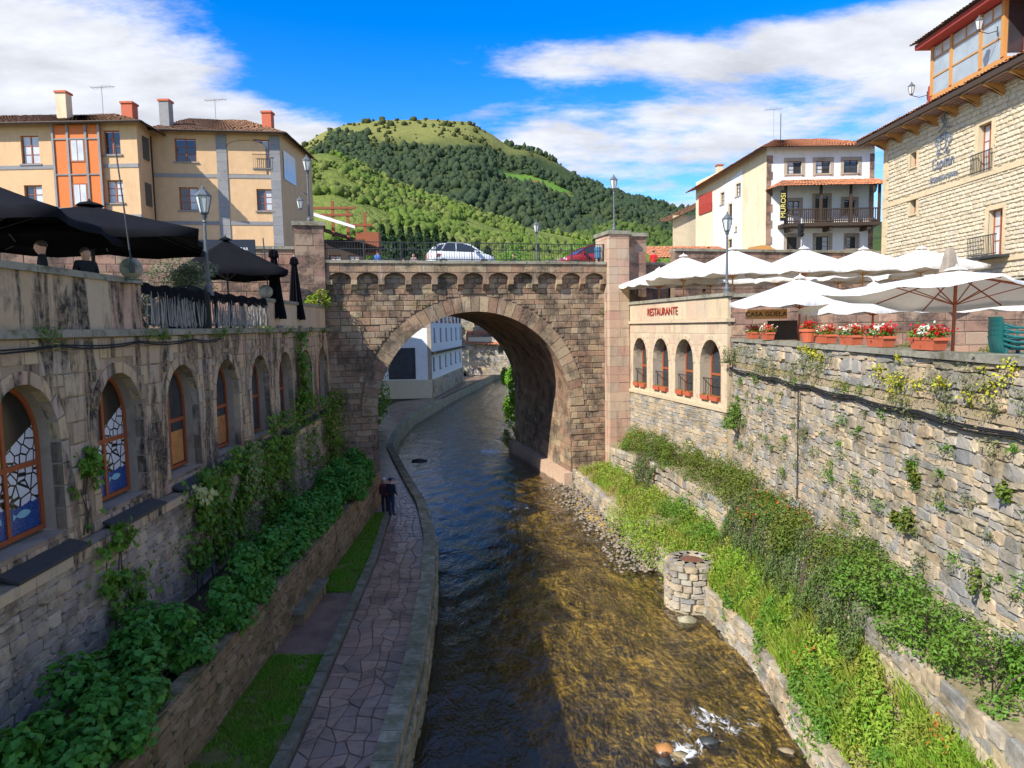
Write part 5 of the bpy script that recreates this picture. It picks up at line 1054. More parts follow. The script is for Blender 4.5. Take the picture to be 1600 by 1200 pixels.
o = empty('leaning_pole', at(206, 412, 15.6), 0, 'thin dark pole leaning from the left parapet past the orange bay', 'pole'); q = at(179, 222, 15.6)-o.location; b = MB(); b.tube([(0, 0, -.2), q*.4, q], [.022, .02, .016], 6); b.build('shaft', M['iron'], o); b = MB(); b.lathe([(.06, -.2), (.06, .02)], 8); b.build('socket', M['iron'], o)
o = empty('leaning_pole', at(421, 455, 27.5), 0, 'thin dark pole standing beside the folded parasols', 'pole'); q = at(411, 372, 27.5)-o.location; b = MB(); b.tube([(0, 0, -1), q], .025, 6); b.build('shaft', M['iron'], o); b = MB(); b.lathe([(.05, -1), (.05, -.8)], 8); b.build('socket', M['iron'], o)
tr = at(285, 432, 22.5); bush('olive_tree', (tr.x, tr.y, 9.9), 1.15, .9, .75, 4200, .10, M['olive'], 'silvery olive tree with a leaning trunk on the left terrace', 'tree', None, 16, .4, 6, .35, zoff=1.3)
for k, (px, d) in enumerate(((20, 16.5), (165, 19.5), (225, 22))):
    p = at(px, 425, d); bush('terrace_hedge', (p.x, p.y, 9.32), 1.0, .6, .75, 1800, .09, M['olive'], ('low grey-green hedge bush at the left edge of the terrace', 'grey-green hedge bush between the two waiters and the ball', 'grey-green hedge bush behind the stone ball')[k], 'shrub', 'terrace hedge bushes')
p = at(292, 444, 20.5); o = empty('barrel_cabinet', (p.x, p.y, 9.32), R(20), 'black rounded cabinet standing under the olive tree', 'cabinet'); b = MB(); b.prism([(-.6, 0), (.6, 0), (.6, .9)]+[(.6*math.cos(t), .9+.35*math.sin(t)) for t in np.linspace(.2, 2.94, 9)]+[(-.6, .9)], -.3, .3); b.build('body', M['black'], o); b = MB(); b.box(-.01, .01, -.32, -.301, .1, 1.2); b.build('seam', M['steel'], o)
p = at(317, 452, 21); o = empty('payment_terminal', (p.x, p.y, 10.25), R(10), 'small pale screen box on the counter by the lamp post', 'box'); b = MB(); b.box(-.14, .14, -.08, .08, 0, .2); b.build('case', M['plastic_white'], o); b = MB(); b.box(-.11, .11, -.085, -.081, .03, .17); b.build('screen', M['curtain'], o); b = MB(); b.box(-.05, .05, -.05, .05, -.93, 0); b.build('stand', M['black'], o)
sg = empty('bar_sign', at(352, 386, 33.2), R(8), 'dark blue wall sign with white lettering above the black parasol', 'sign'); b = MB(); b.box(-1.35, 1.35, 0, .12, -.75, .35); b.build('board', plain('navy_board', (.015, .022, .035), .5, .1), sg); lettering('O BAR', .2, M['plastic_white'], sg, (.75, -.02, -.1))
# cables on both walls
def cable(name, pts, r, label, n=3):
    o = empty(name, pts[0], 0, label, 'cable')
    for k in range(n):
        b = MB(); q = []
        for i in range(len(pts)-1):
            a, c = Vector(pts[i]), Vector(pts[i+1])
            for t in (0, .25, .5, .75): q.append(a.lerp(c, t)-Vector(pts[0])+Vector((0, 0, -.03*k-.06*math.sin(math.pi*t)*(1+.3*k)+random.uniform(-.008, .008))))
        q.append(Vector(pts[-1])-Vector(pts[0])+Vector((0, 0, -.03*k))); b.tube(q, r, 5); b.build('strand', M['rubber'], o)
lwp = lambda u, y, z: Vector((LX(4), 4, 0))+Matrix.Rotation(LA, 3, 'Z') @ Vector((u, y, z))
cable('cable_bundle', [lwp(u, -.17, 9.02) for u in (3, 6, 9, 12, 15, 17)], .018, 'black cables sagging along the top of the left wall', 2)
rbp = lambda u, y, z: Vector((9.4, 29.2, 0))+Matrix.Rotation(QA, 3, 'Z') @ Vector((u, y, z))
cable('cable_bundle', [rbp(u, -.16, 7.3) for u in (0, 3, 6, 9, 12, 15, 18, 21)], .022, 'thick black cable bundle running along the rubble wall', 3)
du = 29.2-21.2; cable('drop_cable', [rbp(du, -.14, 7.2), rbp(du, -.13, 5.5), rbp(du, -.13, 3.6)], .018, 'black cable dropping vertically down the rubble wall', 1)
o = empty('junction_box', rbp(du, -.22, 3.4), QA, 'small grey junction box at the foot of the drop cable', 'box'); b = MB(); b.box(-.17, .17, -.08, .1, -.2, .2); b.build('case', M['steel'], o); b = MB(); b.box(-.13, .13, -.1, -.081, -.15, .15); b.build('lid', M['steel'], o)
# ---------------- bench, wooden posts, pillar
o = empty('stone_bench', (-6.1, 18.7, .93), R(90), 'low dark stone bench against the planter wall beside the path', 'bench'); b = MB(); b.box(0, 2.6, -.18, .2, .36, .46); b.build('seat', M['kerb'], o)
for x in (.15, 2.2): b = MB(); b.box(x, x+.25, -.12, .18, 0, .358); b.build('support', M['planter'], o)
b = MB(); b.box(.42, 2.18, -.10, .1, 0, .355); b.build('front_slab', M['planter'], o)
p = on_z(566, 790, .92); o = empty('wooden_posts', (p.x, p.y, .92), R(20), 'pair of old brown wooden posts leaning on the left bridge abutment', 'posts')
for x, h in ((0, 2.1), (.28, 1.7)): b = MB(); b.box(x-.06, x+.06, -.05, .05, 0, h); b.build('post', M['timber'], o)
b = MB(); b.box(-.1, .4, -.075, -.052, 1.25, 1.37); b.build('rail', M['timber'], o)
wl = empty('stone_pillar', (5.75, 22.0, -.45), R(12), 'squat round rubble stone pillar standing in the river by the right bank', 'pillar'); b = MB(); b.lathe([(.82, 0), (.80, 1.0), (.76, 1.93)], 14); b.build('core', M['rubble_mortar'], wl)
z = .1
while z < 1.85:
    h = random.uniform(.16, .28); a = 0.0; rr = .80-.03*z/1.9
    while a < 2*math.pi-.1:
        w = min(random.uniform(.25, .55), (2*math.pi-a)*rr); o2 = bpy.data.objects.new('rubble_stone', proto_mesh('rubble', random.randrange(9), M['warmrubble'])); t = a+w/rr/2; o2.location = (rr*math.cos(t), rr*math.sin(t), z+h/2); o2.rotation_euler = (0, 0, t+R(90)); o2.scale = (w*.95, .09, h*.94); link(o2, wl); a += w/rr
    z += h
for k in range(12): a = k*math.pi/6; b = MB(); b.prism([(-.2, -.16), (.2, -.16), (.16, .16), (-.16, .16)], 0, .08); q = b.build('top_stone', M['warmrubble'], wl, (.57*math.cos(a), .57*math.sin(a), 1.93)); q.rotation_euler = (R(90), 0, a+R(90))
b = MB(); b.lathe([(.36, 1.93), (.36, 1.965)], 16); b.build('rusty_lid', plain('rusty_iron', (.16, .07, .04), .8, .4), wl)
# ---------------- lower right terrace
def pot(px, z, w, label, kind='trough', fl=('redflower', 'whiteflower')):
    d = wall_d(px, 7.81, .0545); x = 7.81+.0545*d; o = empty('flower_pot', (x+.12, d, z), QA, label, 'flower pot', 'flower pots on the terrace wall')
    if kind == 'trough':
        b = MB(); v = []
        for zz, s in ((0, .82), (.20, .97), (.20, 1.03), (.26, 1.03), (.26, .94), (.18, .92)): v += [(-w/2*s, -.15*s, zz), (w/2*s, -.15*s, zz), (w/2*s, .15*s, zz), (-w/2*s, .15*s, zz)]
        b.add(v, [(i*4+k, i*4+(k+1) % 4, i*4+4+(k+1) % 4, i*4+4+k) for i in range(5) for k in range(4)]+[(3, 2, 1, 0), (20, 21, 22, 23)]); b.build('trough', M['terracotta'], o)
    else: b = MB(); b.lathe([(.18, 0), (.25, .32), (.28, .32), (.28, .40), (.24, .40), (.23, .36)], 16); b.build('trough', M['terracotta'], o)
    top = .26 if kind == 'trough' else .4; n = int(500*w); P = np.stack([rng.uniform(-w/2, w/2, n), rng.normal(0, .1, n), top+np.abs(rng.normal(.05, .07, n))], 1); mesh_obj('leaves', leaf_mesh(P, rng.normal(size=(n, 3))+[0, 0, 1], rng.uniform(.04, .08, n), .8), M['shrub2'], o)
    n = int(420*w); P = np.stack([rng.uniform(-w/2, w/2, n), rng.normal(0, .1, n), top+np.abs(rng.normal(.14, .06, n))], 1); c = np.abs(P[:, 0]) < .16
    mesh_obj('red_flowers', leaf_mesh(P[~c] if kind == 'trough' else P, rng.normal(size=((~c).sum() if kind == 'trough' else n, 3))+[0, 0, .8], rng.uniform(.05, .08, (~c).sum() if kind == 'trough' else n), .95), M['redflower'], o)
    if kind == 'trough' and c.sum() > 3: mesh_obj('white_flowers', leaf_mesh(P[c], rng.normal(size=(c.sum(), 3))+[0, 0, .8], rng.uniform(.05, .08, c.sum()), .95), M['whiteflower'], o)
ZC = 8.55
for px, w, kd, lb in ((1172, .75, 'trough', 'small red flower trough at the far end of the terrace wall, under the sign'), (1195, .75, 'trough', 'small red flower trough right beside the wooden easel'), (1258, .5, 'round', 'round terracotta pot with red flowers beside the flower troughs'), (1284, .85, 'trough', 'terracotta trough of red flowers just right of the round pot'), (1323, .85, 'trough', 'terracotta trough with few dark red flowers in the middle of the wall'), (1368, .95, 'trough', 'terracotta trough of red and white flowers left of the large parasol pole'), (1442, 1.0, 'trough', 'widest terracotta trough of red and white flowers, nearest the green chairs')): pot(px, ZC, w, lb, kd)
sg = empty('wooden_sign', at(1197, 491, 26.6), R(-25), 'wooden sign board reading CASA GÜELA under the white parasol', 'sign'); b = MB(); b.box(-.75, .75, 0, .05, -.18, .18); b.build('board', M['honey'], sg); lettering('CASA GÜELA', .25, M['black'], sg, (0, -.012, 0), 0, 1.02); b = MB()
for x in (-.6, .6): b.tube([(x, .02, .18), (x, .02, .62)], .01, 4)
b.build('hanging_wires', M['iron'], sg)
ez = empty('menu_easel', at(1222, 517, 26.8), R(-30), 'dark wooden menu easel leaning behind the flower troughs', 'easel'); b = MB(); b.box(-.55, .55, 0, .04, -.35, .4); b.build('board', M['darkwood'], ez); b = MB(); b.bar((-.5, .05, .3), (-.6, .4, -1.2), .05, .05); b.bar((.5, .05, .3), (.6, .4, -1.2), .05, .05); b.build('legs', M['timber'], ez)
for k in range(5):
    o = empty('stacked_chair', at(1568, 545, 12.9)+Vector((.15, 0, -.62+k*.09)), R(80), f'green plastic chair, {ORD[k]} from the bottom of the stack by the parasol pole', 'chair', 'stacked green plastic chairs'); b = MB(); b.box(-.24, .24, -.24, .22, .42, .45); b.build('seat', M['plastic_green'], o)
    b = MB(); vs = []
    for i in range(7):
        t = i/6; x = -.27+.54*t; dp = .06*math.cos(math.pi*(t-.5)); vs += [(x, .22+dp*.3, .46), (x, .30+dp, .86)]
    b.add(vs, [(2*i, 2*i+2, 2*i+3, 2*i+1) for i in range(6)]); b.build('backrest', M['plastic_green'], o)
    for s in (-1, 1):
        b = MB(); b.tube([(s*.27, -.22, .64), (s*.29, .1, .66), (s*.27, .27, .72)], .025, 6); b.tube([(s*.26, -.22, .43), (s*.27, -.22, .64)], .02, 5); b.build('armrest', M['plastic_green'], o)
        for y in (-.22, .2): b = MB(); b.bar((s*.22, y, .42), (s*.26, y*1.15, 0), .04, .04); b.build('leg', M['plastic_green'], o)
for k, (px, d) in enumerate(((1410, 19), (1560, 17))):
    p = at(px, 540, d); p.z = 7.6; bush('potted_bush', p, .6, .5, .6, 1500, .07, M['shrub'], ('dark green bush in shade behind the large parasol pole', 'dark green bush in shade behind the stacked chairs')[k], 'shrub')
def table(p, label):
    o = empty('cafe_table', p, .3, label, 'table', 'cafe tables on the terraces'); b = MB(); b.lathe([(.42, .70), (.42, .74)], 16); b.build('top', M['plastic_white'], o); b = MB(); b.tube([(0, 0, 0), (0, 0, .7)], .03, 6); b.lathe([(.25, 0), (.22, .03)], 10); b.build('leg', M['iron'], o)
table((10.5, 35.5, 9.4), 'small round table under the parasols nearest the restaurant corner'); table((13.5, 34.5, 9.4), 'small round table in the middle of the upper terrace')
o = empty('stone_obelisk', at(1483, 425, 27.9), R(10), 'small stone obelisk finial on the terrace wall at the right', 'finial'); b = MB(); b.box(-.36, .36, -.36, .36, -.9, 0); b.build('pedestal', M['pinkwall'], o); b = MB(); b.box(-.26, .26, -.26, .26, 0, .95, 0, .16); b.build('spike', M['jamb'], o)
st = empty('steps', at(1022, 470, 39.6), BANG, 'short flight of stone steps up to the street beside the bridge pier', 'steps'); st.location.z = 9.4
for k in range(6): b = MB(); b.box(-.9+k*.32, .9, 0, 1.0, k*.18, (k+1)*.18-.004); b.build('step', M['jamb'], st)
# ---------------- cars and things on the bridge
def car(p, rz, paint, label, L=3.85):
    o = empty('parked_car', p, rz, label, 'car'); hw = .82
    prof = [(-1.92, .42, .62, .74), (-1.88, .28, .98, .80), (-1.6, .22, 1.0, .82), (-.6, .20, .98, .83), (.6, .20, .96, .83), (1.0, .22, .94, .82), (1.5, .24, .84, .80), (1.82, .30, .70, .74), (1.93, .40, .56, .62)]
    vs = []; fs = []
    for x, zb, zt, w in prof: vs += [(x, -w*.94, zb), (x, -w, (zb+zt)/2), (x, -w*.97, zt), (x, w*.97, zt), (x, w, (zb+zt)/2), (x, w*.94, zb)]
    n = 6
    for i in range(len(prof)-1): fs += [(i*n+k, (i+1)*n+k, (i+1)*n+(k+1) % n, i*n+(k+1) % n) for k in range(n)]
    fs += [tuple(range(n)), tuple((len(prof)-1)*n+k for k in range(n))[::-1]]; b = MB(); b.add(vs, fs); body = b.build('body', paint, o, smooth=True)
    # cabin: glass house with painted roof and pillars
    side = [(-1.78, .97), (-1.45, 1.36), (-.9, 1.48), (.0, 1.48), (.45, 1.36), (1.12, .94)]
    def sec(x, z): return hw*.96-(z-.95)*.30
    vs = [(x, -sec(x, z), z) for x, z in side]+[(x, sec(x, z), z) for x, z in side]; k = len(side); g = MB(); g.add(vs, [tuple(range(k)), tuple(range(2*k-1, k-1, -1))]+[(i, i+k, i+1+k, i+1) for i in range(k-1)]); g.build('windows', M['glass'], o)
    r = MB(); rp = [(-1.47, 1.375), (-.9, 1.495), (.0, 1.495), (.47, 1.37)]; rv = [(x, -sec(x, z)-.005, z) for x, z in rp]+[(x, sec(x, z)+.005, z) for x, z in rp]; r.add(rv, [(i, i+4, i+5, i+1) for i in range(3)])
    for s in (-1, 1):
        for (xa, za), (xb, zb) in (((-1.8, .96), (-1.45, 1.38)), ((-1.45, 1.38), (-.9, 1.495)), ((-.9, 1.495), (0, 1.495)), ((0, 1.495), (.45, 1.375)), ((.45, 1.375), (1.14, .93)), ((-.45, .96), (-.42, 1.48)), ((-1.35, .97), (-1.05, 1.42))):
            r.bar((xa, s*(sec(xa, za)+.004), za), (xb, s*(sec(xb, zb)+.004), zb), .03, .07)
    r.build('roof', paint, o)
    for x in (-1.22, 1.22):
        for s in (-1, 1):
            w = MB(); w.lathe([(.20, -.09), (.29, -.09), (.30, -.05), (.30, .05), (.29, .09), (.20, .09)], 18); wo = w.build('wheel', M['rubber'], o, (x, s*.74, .30)); wo.rotation_euler = (R(90), 0, 0); w = MB(); w.lathe([(.19, -.092), (.19, .092)], 12); w.build('rim', M['steel'], wo)
    for s in (-1, 1):
        b = MB(); b.box(1.62, 1.86, s*.5-.14, s*.5+.14, .62, .74); b.build('headlight', M['lamp_glass'], o); b = MB(); b.box(-1.915, -1.80, s*.66-.08, s*.66+.08, .66, .95); b.build('tail_light', M['redwood'], o); b = MB(); b.box(.62, .80, s*.93-.08, s*.93+.08, .97, 1.10); b.build('mirror', paint, o)
    return o
p = on_bridge(724, 3.2); c = car(p, BANG+R(4), M['carwhite'], 'white hatchback car parked on the bridge behind the railing'); b = MB(); b.prism([(-1.66, .66), (-1.44, .68), (-1.36, .86), (-1.6, .84)], -.832, -.826); b.build('red_sticker', M['redpaint'], c)
p = on_bridge(922, 3.4); car(p, BANG+R(184), M['carred'], 'dark red car on the bridge near the right pier')
p = on_bridge(937, .55, 12.56); o = empty('litter_bin', p, BANG, 'blue cylindrical litter bin on the bridge by the right pier', 'bin'); b = MB(); b.lathe([(.19, .45), (.22, .5), (.23, 1.08), (.20, 1.12)], 14); b.build('drum', M['bluebin'], o); b = MB(); b.tube([(0, 0, 0), (0, 0, .45)], .04, 6); b.build('post', M['iron'], o)
p = on_bridge(888, 11); o = empty('stone_planter', p, BANG, 'square stone planter block behind the railing beside the bridge lamp', 'planter'); b = MB(); b.box(-1.6, 1.6, -.4, .4, 0, 1.25); b.build('block', M['pinkwall'], o); b = MB(); b.box(-1.65, 1.65, -.45, .45, 1.25, 1.33); b.build('top_slab', M['coping'], o)
# ---------------- people
def person(p, rz, h, top, legs, label, hair=(.05, .03, .02), hat=None, pose='stand', bag=None):
    o = empty('person', p, rz, label, 'person'); me = bpy.data.meshes.new('body'); k = h/1.75; w = .28 if pose == 'walk' else .0
    J = [(0, 0, .95), (0, -.01, 1.15), (0, 0, 1.36), (0, 0, 1.49), (0, -.02, 1.555), (0, -.03, 1.635),
         (.10, 0, .90), (.11, -w*.6, .50), (.11, w*.3-.0, .09), (.12, w*.3-.16, .04), (-.10, 0, .90), (-.11, w*.4, .50), (-.11, w, .12), (-.12, w-.15, .05),
         (.19, 0, 1.42), (.26, .02, 1.13), (.22, -.16 if pose != 'reach' else -.28, .93 if pose != 'reach' else 1.12), (-.19, 0, 1.42), (-.26, .02, 1.13), (-.20, -.18, .98), (.20, -.23, .88), (-.18, -.25, .95), (0, -.02, 1.715)]
    Ed = [(0, 1), (1, 2), (2, 3), (3, 4), (4, 5), (0, 6), (6, 7), (7, 8), (8, 9), (0, 10), (10, 11), (11, 12), (12, 13), (2, 14), (14, 15), (15, 16), (2, 17), (17, 18), (18, 19), (16, 20), (19, 21), (5, 22)]
    rad = [(.16, .12), (.145, .11), (.17, .12), (.058, .06), (.085, .10), (.105, .125), (.09, .09), (.065, .07), (.042, .045), (.035, .03), (.09, .09), (.065, .07), (.042, .045), (.035, .03), (.07, .07), (.05, .05), (.035, .03), (.07, .07), (.05, .05), (.035, .03), (.03, .02), (.03, .02), (.085, .10)]
    me.from_pydata([(x*k, y*k, z*k) for x, y, z in J], Ed, []); t = bpy.data.objects.new('body', me); COL.objects.link(t)
    sk = t.modifiers.new('skin', 'SKIN'); sv = me.skin_vertices[0].data
    for i, q in enumerate(rad): sv[i].radius = (q[0]*k, q[1]*k); sv[i].use_root = i == 0
    sd = t.modifiers.new('sub', 'SUBSURF'); sd.levels = sd.render_levels = 2; dg = bpy.context.evaluated_depsgraph_get(); bm2 = bpy.data.meshes.new_from_object(t.evaluated_get(dg)); bpy.data.objects.remove(t)
    bm2.materials.clear()
    for mm in (M['rubber'], legs, top, M['skin']): bm2.materials.append(mm)
    idx = []
    for pl_ in bm2.polygons:
        z = pl_.center.z/k; x = abs(pl_.center.x)/k; y = pl_.center.y/k
        idx.append(0 if z < .085 else 3 if (y < -.17 and .84 < z < 1.0 and x > .12) else 1 if z < .92 else 2 if z < 1.485 else 3)
    bm2.polygons.foreach_set('material_index', idx); bm2.polygons.foreach_set('use_smooth', [True]*len(idx)); bm2.update(); mesh_obj('body', bm2, None, o)
    hm = plain('hair', hair, .7, .2); b = MB(); pr = [(.098*math.sin(math.pi*j/14)+.001, .11*math.cos(math.pi*j/14)) for j in range(9)][::-1]; b.lathe(pr, 12); hh = b.build('hair' if not hat else 'hat', hat or hm, o, (0, .0, 1.665*k), smooth=True); hh.scale = (k*.98, k*1.12, k)
    if hat: b = MB(); b.box(-.07, .07, -.22, -.08, 0, .02); b.build('hat_peak', hat, hh)
    b = MB(); b.add([(-.016, -.115, 1.60), (.016, -.115, 1.60), (0, -.145, 1.605), (0, -.11, 1.645)], [(0, 1, 2), (0, 2, 3), (1, 3, 2)]); nn = b.build('nose', M['skin'], o); nn.scale = (k, k, k)
    if bag: b = MB(); b.box(-.17, .17, .12, .30, 1.0, 1.42, 0, .03); q = b.build('backpack', bag, o); q.scale = (k, k, k)
    return o
CL = lambda n, c: plain(n, c, .8, .15, 10)
p = on_z(612, 807, .93); person(p, R(150), 1.74, CL('navy_jacket', (.015, .018, .03)), CL('dark_jeans', (.02, .03, .07)), 'person in a dark jacket and cap standing on the path, nearer the river', hat=CL('dark_cap', (.03, .03, .06)))
p = on_z(602, 802, .93); person(p, R(170), 1.62, CL('dark_red_coat', (.22, .02, .02)), CL('black_trousers', (.02, .02, .022)), 'person in a red coat with a backpack on the path, nearer the lawn', hair=(.45, .42, .38), bag=CL('backpack_cloth', (.05, .015, .015)))
p = Vector((at(66, 400, 13.9).x, 13.9, 9.32)); person(p, R(-60), 1.74, CL('black_shirt', (.012, .012, .013)), CL('black_trousers_two', (.015, .015, .016)), 'waiter in a black printed shirt behind the left parapet, nearest the frame edge', pose='reach')
p = Vector((at(133, 400, 15.0).x, 15.0, 9.32)); person(p, R(60), 1.72, CL('black_shirt_two', (.012, .012, .013)), CL('black_trousers_three', (.015, .015, .016)), 'waiter in plain black leaning behind the left parapet, right of the other', pose='reach')
for px, ly, h, c, lb in ((596, 9, 1.7, (.05, .12, .4), 'person in blue on the far side of the bridge, left of the car'), (636, 9.5, 1.35, (.5, .03, .03), 'child in a red top on the bridge left of the white car'), (652, 10, 1.65, (.3, .2, .2), 'person in a dull pink top on the bridge just left of the car'), (807, 9, 1.6, (.03, .03, .05), 'person in dark clothes on the bridge between the cars')):
    person(on_bridge(px, ly), R(random.uniform(0, 360)), h, CL('top', c), CL('trousers', (.04, .04, .06)), lb)
for px, py, z, h, c, l, lb in ((697, 609, .93, 1.68, (.7, .7, .7), (.6, .6, .6), 'person in white walking on the far riverside path by the white house'), (727, 597, .93, 1.7, (.02, .02, .03), (.5, .5, .5), 'person in a black top at the end of the white house'), (739, 590, .93, 1.7, (.10, .12, .2), (.05, .06, .1), 'person in grey-blue on the far path beyond the white house'), (748, 587, .93, 1.72, (.02, .02, .04), (.6, .6, .62), 'person in a dark top and pale trousers on the far path'), (770, 586, .93, 1.7, (.5, .5, .55), (.05, .05, .08), 'person in a pale top at the far river bend')):
    q = on_z(px, py, z); person(q, R(random.uniform(0, 360)), h, CL('top', c), CL('trousers', l), lb, pose='walk')
p = at(1100, 455, 38.5); person((p.x, p.y, 9.4), R(200), 1.65, CL('white_shirt', (.7, .7, .7)), CL('black_apron', (.02, .02, .02)), 'waiter in a white shirt in the shade under the upper parasols')
p = at(1021, 392, 45.2); person((p.x, p.y, 12.3), R(180), 1.6, CL('red_jacket', (.55, .02, .03)), CL('teal_trousers', (.03, .14, .12)), 'person in a red jacket above the low tiled roof right of the bridge')
tl = empty('traffic_light', at(1252, 392, 46), R(20), 'black traffic light in front of the white balcony house', 'traffic light'); b = MB(); b.tube([(0, 0, -1), (0, 0, 2.1)], .05, 6); b.build('post', M['steel'], tl); b = MB(); b.box(-.22, .02, -.15, .12, .9, 1.75); b.build('housing', M['black'], tl)
for z in (1.05, 1.32, 1.59): b = MB(); b.lathe([(.09, 0), (.10, .10), (.08, .10)], 10); q = b.build('visor', M['black'], tl, (-.1, -.15, z)); q.rotation_euler = (R(90), 0, 0)
# ================================================================== PLANTS
# hydrangeas in the planter
HY = [(9.6, -7.0, .95), (10.9, -6.85, .95), (12.3, -6.95, .9), (13.7, -6.9, .95), (15.3, -6.9, .85), (16.8, -6.8, .85), (18.4, -6.85, .9), (20.2, -6.85, .85), (22.2, -6.8, .9), (24.3, -6.9, .85), (26.6, -6.9, 1.1), (29.2, -6.9, 1.0), (31.2, -7.1, .9)]
for k, (d, x, r) in enumerate(HY):
    bush('hydrangea', (x, d, 2.35), r, r*.95, 0.88*r/.9, int(2500*r*r/.8), .165, M['hydrangea'], f'leafy green hydrangea in the left planter, {ORD[k]} from the camera', 'hydrangea', 'hydrangeas in the planter', 13, .40, 7, .72, .7, zoff=.68)
# creepers on the left wall
def creeper(name, shapes, n, leaf, mt, label, y=-.36, thick=.10, hang=.3, aspect=.85):
    """shapes: (u0, u1, z0, z1) patches on the left wall"""
    o = empty(name, lwp(shapes[0][0], y, shapes[0][2]), LA, label, 'creeper'); P = []; tot = sum((b-a)*(d-c) for a, b, c, d in shapes)
    for a, b, c, d in shapes:
        k = int(n*(b-a)*(d-c)/tot); u = rng.normal(.5, .27, k)*(b-a)+a; z = rng.uniform(c, d, k); keep = np.array([mnoise.noise(Vector((q*1.2, w*1.0, 1.0)))+.6*mnoise.noise(Vector((q*4, w*3, 2.0))) > -.12 for q, w in zip(u, z)], bool); u, z = u[keep], z[keep]
        P.append(np.stack([u-shapes[0][0], -np.abs(rng.normal(0, thick, len(u))), z-shapes[0][2]], 1))
    P = np.concatenate(P); N = rng.normal(size=P.shape)*.45+np.array([0, -1, .45]); mesh_obj('leaves', leaf_mesh(P, N, leaf*rng.uniform(.6, 1.3, len(P)), aspect, hang=hang), mt, o)
    for a, bb, c, d in shapes:
        for k in range(3):
            b = MB(); x = random.uniform(a+.2*(bb-a), bb-.2*(bb-a))-shapes[0][0]; b.tube([(x+random.uniform(-.1, .1), .0, c-shapes[0][2]), (x, -.03, (c+d)/2-shapes[0][2]), (x+random.uniform(-.2, .2), -.01, d-shapes[0][2])], [.018, .013, .006], 5); b.build('vine_stem', M['bark'], o)
lu = lambda px: wall_d(px, -8.17, -.037)-4
creeper('ivy', [(9.35, 10.1, 6.0, 6.9), (9.55, 9.9, 5.2, 6.1)], 420, .17, M['ivy'], 'bright ivy climbing the pier between the two nearest windows', -.06, .08)
creeper('ivy', [(9.3, 10.5, 4.0, 5.3), (9.5, 10.9, 3.1, 4.2)], 800, .16, M['ivy'], 'green ivy hanging on the rubble below the two nearest windows', -.42, .12)
creeper('ivy', [(13.3, 15.2, 2.4, 5.5), (15.0, 17.2, 2.6, 5.4), (16.0, 18.6, 3.6, 5.7)], 3600, .15, M['ivy'], 'broad curtain of ivy on the left wall above the middle hydrangeas', -.42, .16)
creeper('pale_creeper', [(17.2, 18.6, 3.4, 5.6)], 700, .13, M['palevine'], 'pale green creeper beside the ivy curtain on the left wall', -.55, .10)
creeper('ivy', [(18.8, 23.0, 2.5, 5.4), (20.2, 23.2, 4.8, 6.2)], 3200, .15, M['ivy'], 'ivy below the fourth and fifth windows of the left wall', -.42, .18)
creeper('climbing_vine', [(25.2, 26.6, 4.4, 9.1), (24.6, 27.6, 3.0, 6.4)], 3000, .16, M['ivy'], 'tall vine climbing the left wall up to the terrace near the bridge', -.14, .18)
creeper('ivy', [(27.6, 31.5, 2.4, 6.2)], 2200, .16, M['shrub2'], 'dark bushy ivy at the far end of the left wall by the bridge', -.42, .3)
creeper('moss_creeper', [(13.0, 24.0, 1.8, 4.3)], 4200, .09, M['shrub'], 'dark low growth covering the rubble behind the hydrangeas', -.40, .10)
p = lwp(13.9, -.62, 4.9); o = empty('pale_leaves', p, 0, 'spray of pale yellow leaves on the left wall under the third window', 'plant'); P = rng.normal(0, .16, (60, 3)); mesh_obj('leaves', leaf_mesh(P, rng.normal(size=(60, 3))+[.8, -.5, .6], rng.uniform(.14, .24, 60), .8), foliage('pale_yellow_leaf', (.55, .55, .20), (.66, .64, .32), None, .3), o); b = MB(); b.tube([(-.3, 0, -.5), (0, 0, 0)], .012, 5); b.build('stem', M['bark'], o)
def tuft_stuff(name, pts, n, s, leaf, mt, label, cat='weeds', aspect=.4, up=1.0):
    P = []; N = []
    for (q, r) in pts:
        k = max(6, int(n*r)); d = rng.normal(size=(k, 3))*np.array([r, r, r*.8])*.5; P.append(np.array(q)+d); N.append(d+rng.normal(size=(k, 3))*.3+[0, 0, up*.3])
    P = np.concatenate(P); N = np.concatenate(N); return tag(mesh_obj(name, leaf_mesh(P, N, leaf*rng.uniform(.5, 1.4, len(P)), aspect), mt), label, cat, kind='stuff')
def rwpts(n, u0, u1, z0, z1, r0, r1): return [(rbp(random.uniform(u0, u1), -.10, random.uniform(z0, z1)), random.uniform(r0, r1)) for _ in range(n)]
tuft_stuff('ledge_weeds', [(lwp(random.uniform(8, 31), -.16, 9.2+random.uniform(-.1, .1)), random.uniform(.1, .28)) for _ in range(22)], 420, 1, .07, M['shrub2'], 'small weeds sprouting from the ledge along the top of the left wall')
tuft_stuff('wall_weeds', rwpts(34, 0, 19, 7.3, 8.3, .14, .42)+rwpts(60, 0, 19, 4, 7.3, .08, .30), 420, 1, .075, M['greyweed'], 'grey-green weeds growing out of the rubble wall joints')
tuft_stuff('wall_herbs', rwpts(40, 1, 19, 4.2, 8.0, .10, .30), 520, 1, .075, M['shrub2'], 'bright green herbs growing out of the rubble wall joints')
tuft_stuff('stonecrop', rwpts(7, 8, 10, 8.15, 8.4, .1, .25)+rwpts(16, 12.5, 19, 7.6, 8.4, .1, .28), 500, 1, .06, M['yellowfl'], 'yellow stonecrop flowering along the top of the rubble wall', 'flowers', .8)
tuft_stuff('wall_moss', rwpts(30, 0, 19, 7.35, 7.6, .1, .25), 300, 1, .05, M['dryweed'], 'dry grass tufts along the ledge of the rubble wall')
